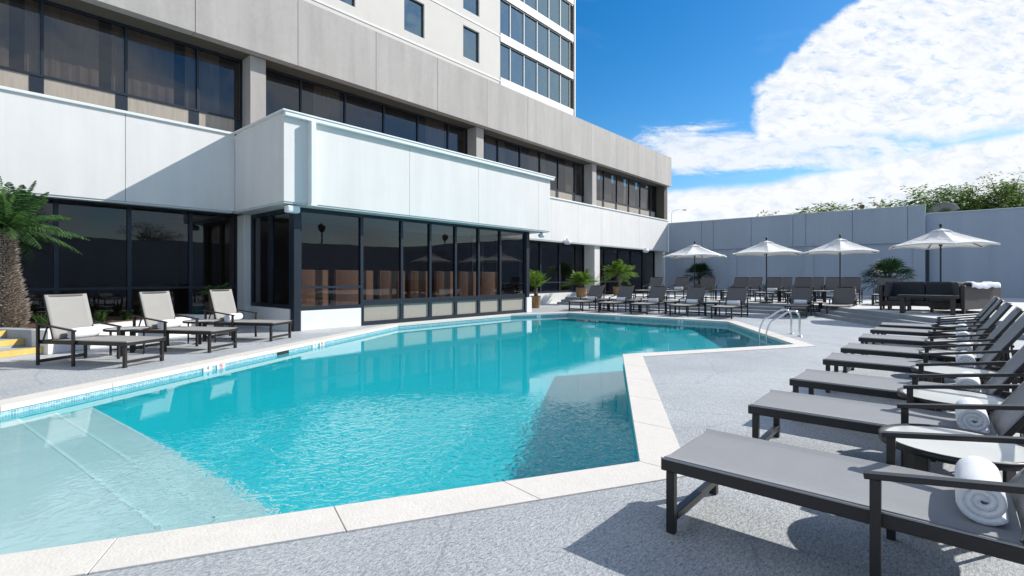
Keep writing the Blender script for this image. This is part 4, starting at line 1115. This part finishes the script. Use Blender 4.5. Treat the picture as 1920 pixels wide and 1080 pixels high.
def uv(px, fw): v = ray_dir(px)*fw; return v.x, v.y
for i, (px, top, fw, n) in enumerate([(1478, 398, 34, 7), (1512, 396, 33, 9), (1545, 392, 33, 11), (1590, 389, 32, 9), (1640, 385, 32, 10), (1690, 380, 31, 11), (1728, 371, 31, 14), (1765, 360, 31, 20), (1800, 355, 31, 20), (1838, 352, 31, 20), (1872, 350, 31, 20), (1908, 352, 31, 20)]):
    x, y = uv(px, fw); h_ = 1.4+(519.6-top)/947.7*fw
    bamboo(x, y, h_, n, 1.1, 60+i, 'bamboo clump above the wall, %s in the row from the left' % ['first', 'second', 'third', 'fourth', 'fifth', 'sixth', 'seventh', 'eighth', 'ninth', 'tenth', 'eleventh', 'twelfth'][i])
def tree(x, y, h, r, seed, lb, leaf='leaf_bamboo', n=1500):
    rnd = random.Random(seed); t = empty('tree', (x, y, 0)); mb = MB()
    mb.tube([(0, 0, 0), (.1, 0, h*.3), (0, .1, h*.62)], [.16, .12, .07], 8)
    tips = []
    for i in range(16):
        a = rnd.uniform(0, 6.28); e = rnd.uniform(.3, 1.2); b = Vector((0, .1, h*rnd.uniform(.45, .62))); d = Vector((math.cos(a)*math.cos(e), math.sin(a)*math.cos(e), math.sin(e)))
        tip = b+d*r*rnd.uniform(.6, 1.15); mid_ = b.lerp(tip, .5)+Vector((rnd.uniform(-.1, .1), rnd.uniform(-.1, .1), .1)); mb.tube([b, mid_, tip], [.05, .03, .01], 5); tips += [tip, mid_]
    mb.build('trunk', 'trunk', t, smooth=True); lf = MB()
    for i in range(n):
        c = rnd.choice(tips)+Vector((rnd.gauss(0, .28), rnd.gauss(0, .28), rnd.gauss(0, .22))); a = rnd.uniform(0, 6.28); l = rnd.uniform(.12, .24); d = Vector((math.cos(a), math.sin(a), rnd.uniform(-.6, .4))).normalized()
        s = d.cross(Vector((0, 0, 1))).normalized()*l*.22; lf.add([c, c+d*l*.5+s, c+d*l, c+d*l*.5-s], [(0, 1, 2, 3)])
    lf.build('crown', leaf, t); tag(t, lb, 'tree'); return t
x, y = uv(1885, 29.5); tree(x, y, 9.0, 2.1, 77, 'airy pale green tree rising above the bamboo at the right edge')

# lamp post far away beyond the wall corner
x, y = uv(1259, 60); t = empty('street_lamp', (x, y, 0)); MB().tube([(0, 0, 0), (0, 0, 8.9), (.1, -.1, 9.25), (.5, -.6, 9.45), (1.0, -1.1, 9.4)], [.05, .04, .03, .03, .03], 8).build('pole', 'trim_white', t); MB().box(.9, 1.25, -1.35, -1.0, 9.33, 9.42).build('lamp_head', 'roof_grey', t)
tag(t, 'distant thin street lamp over the corner where wall and hotel meet', 'street lamp')

# what the window panes mirror: the wall and trees on the other side of the pool terrace
ow = MB().box(-30, 40, -14.4, -14, 0, 4.2).build('parapet_wall', 'wall_blue'); tag(ow, 'grey parapet wall opposite the hotel, mirrored in the bay windows', 'wall')
for i, (x, y) in enumerate([(-9, -17), (-3, -18), (3.5, -17), (12, -19)]):
    tree(x, y, 6.6, 2.4, 90+i, 'tree mirrored in the ground floor windows', 'leaf_dark', 5000)['group'] = 'trees mirrored in the windows'
for i, (x, y) in enumerate([(36, -15), (22, -15)]):
    t = empty('terrace_lamp', (x, y, 0)); MB().tube([(0, 0, 0), (0, 0, 5.2)], .06, 8).build('pole', 'black', t); MB().lathe([(.08, 5.2), (.28, 5.45), (.3, 5.8), (.05, 6.0)], 12).build('lamp_head', 'black', t); tag(t, 'dark lamp post mirrored in the bay windows', 'lamp post', 'lamp posts mirrored in the bay windows')
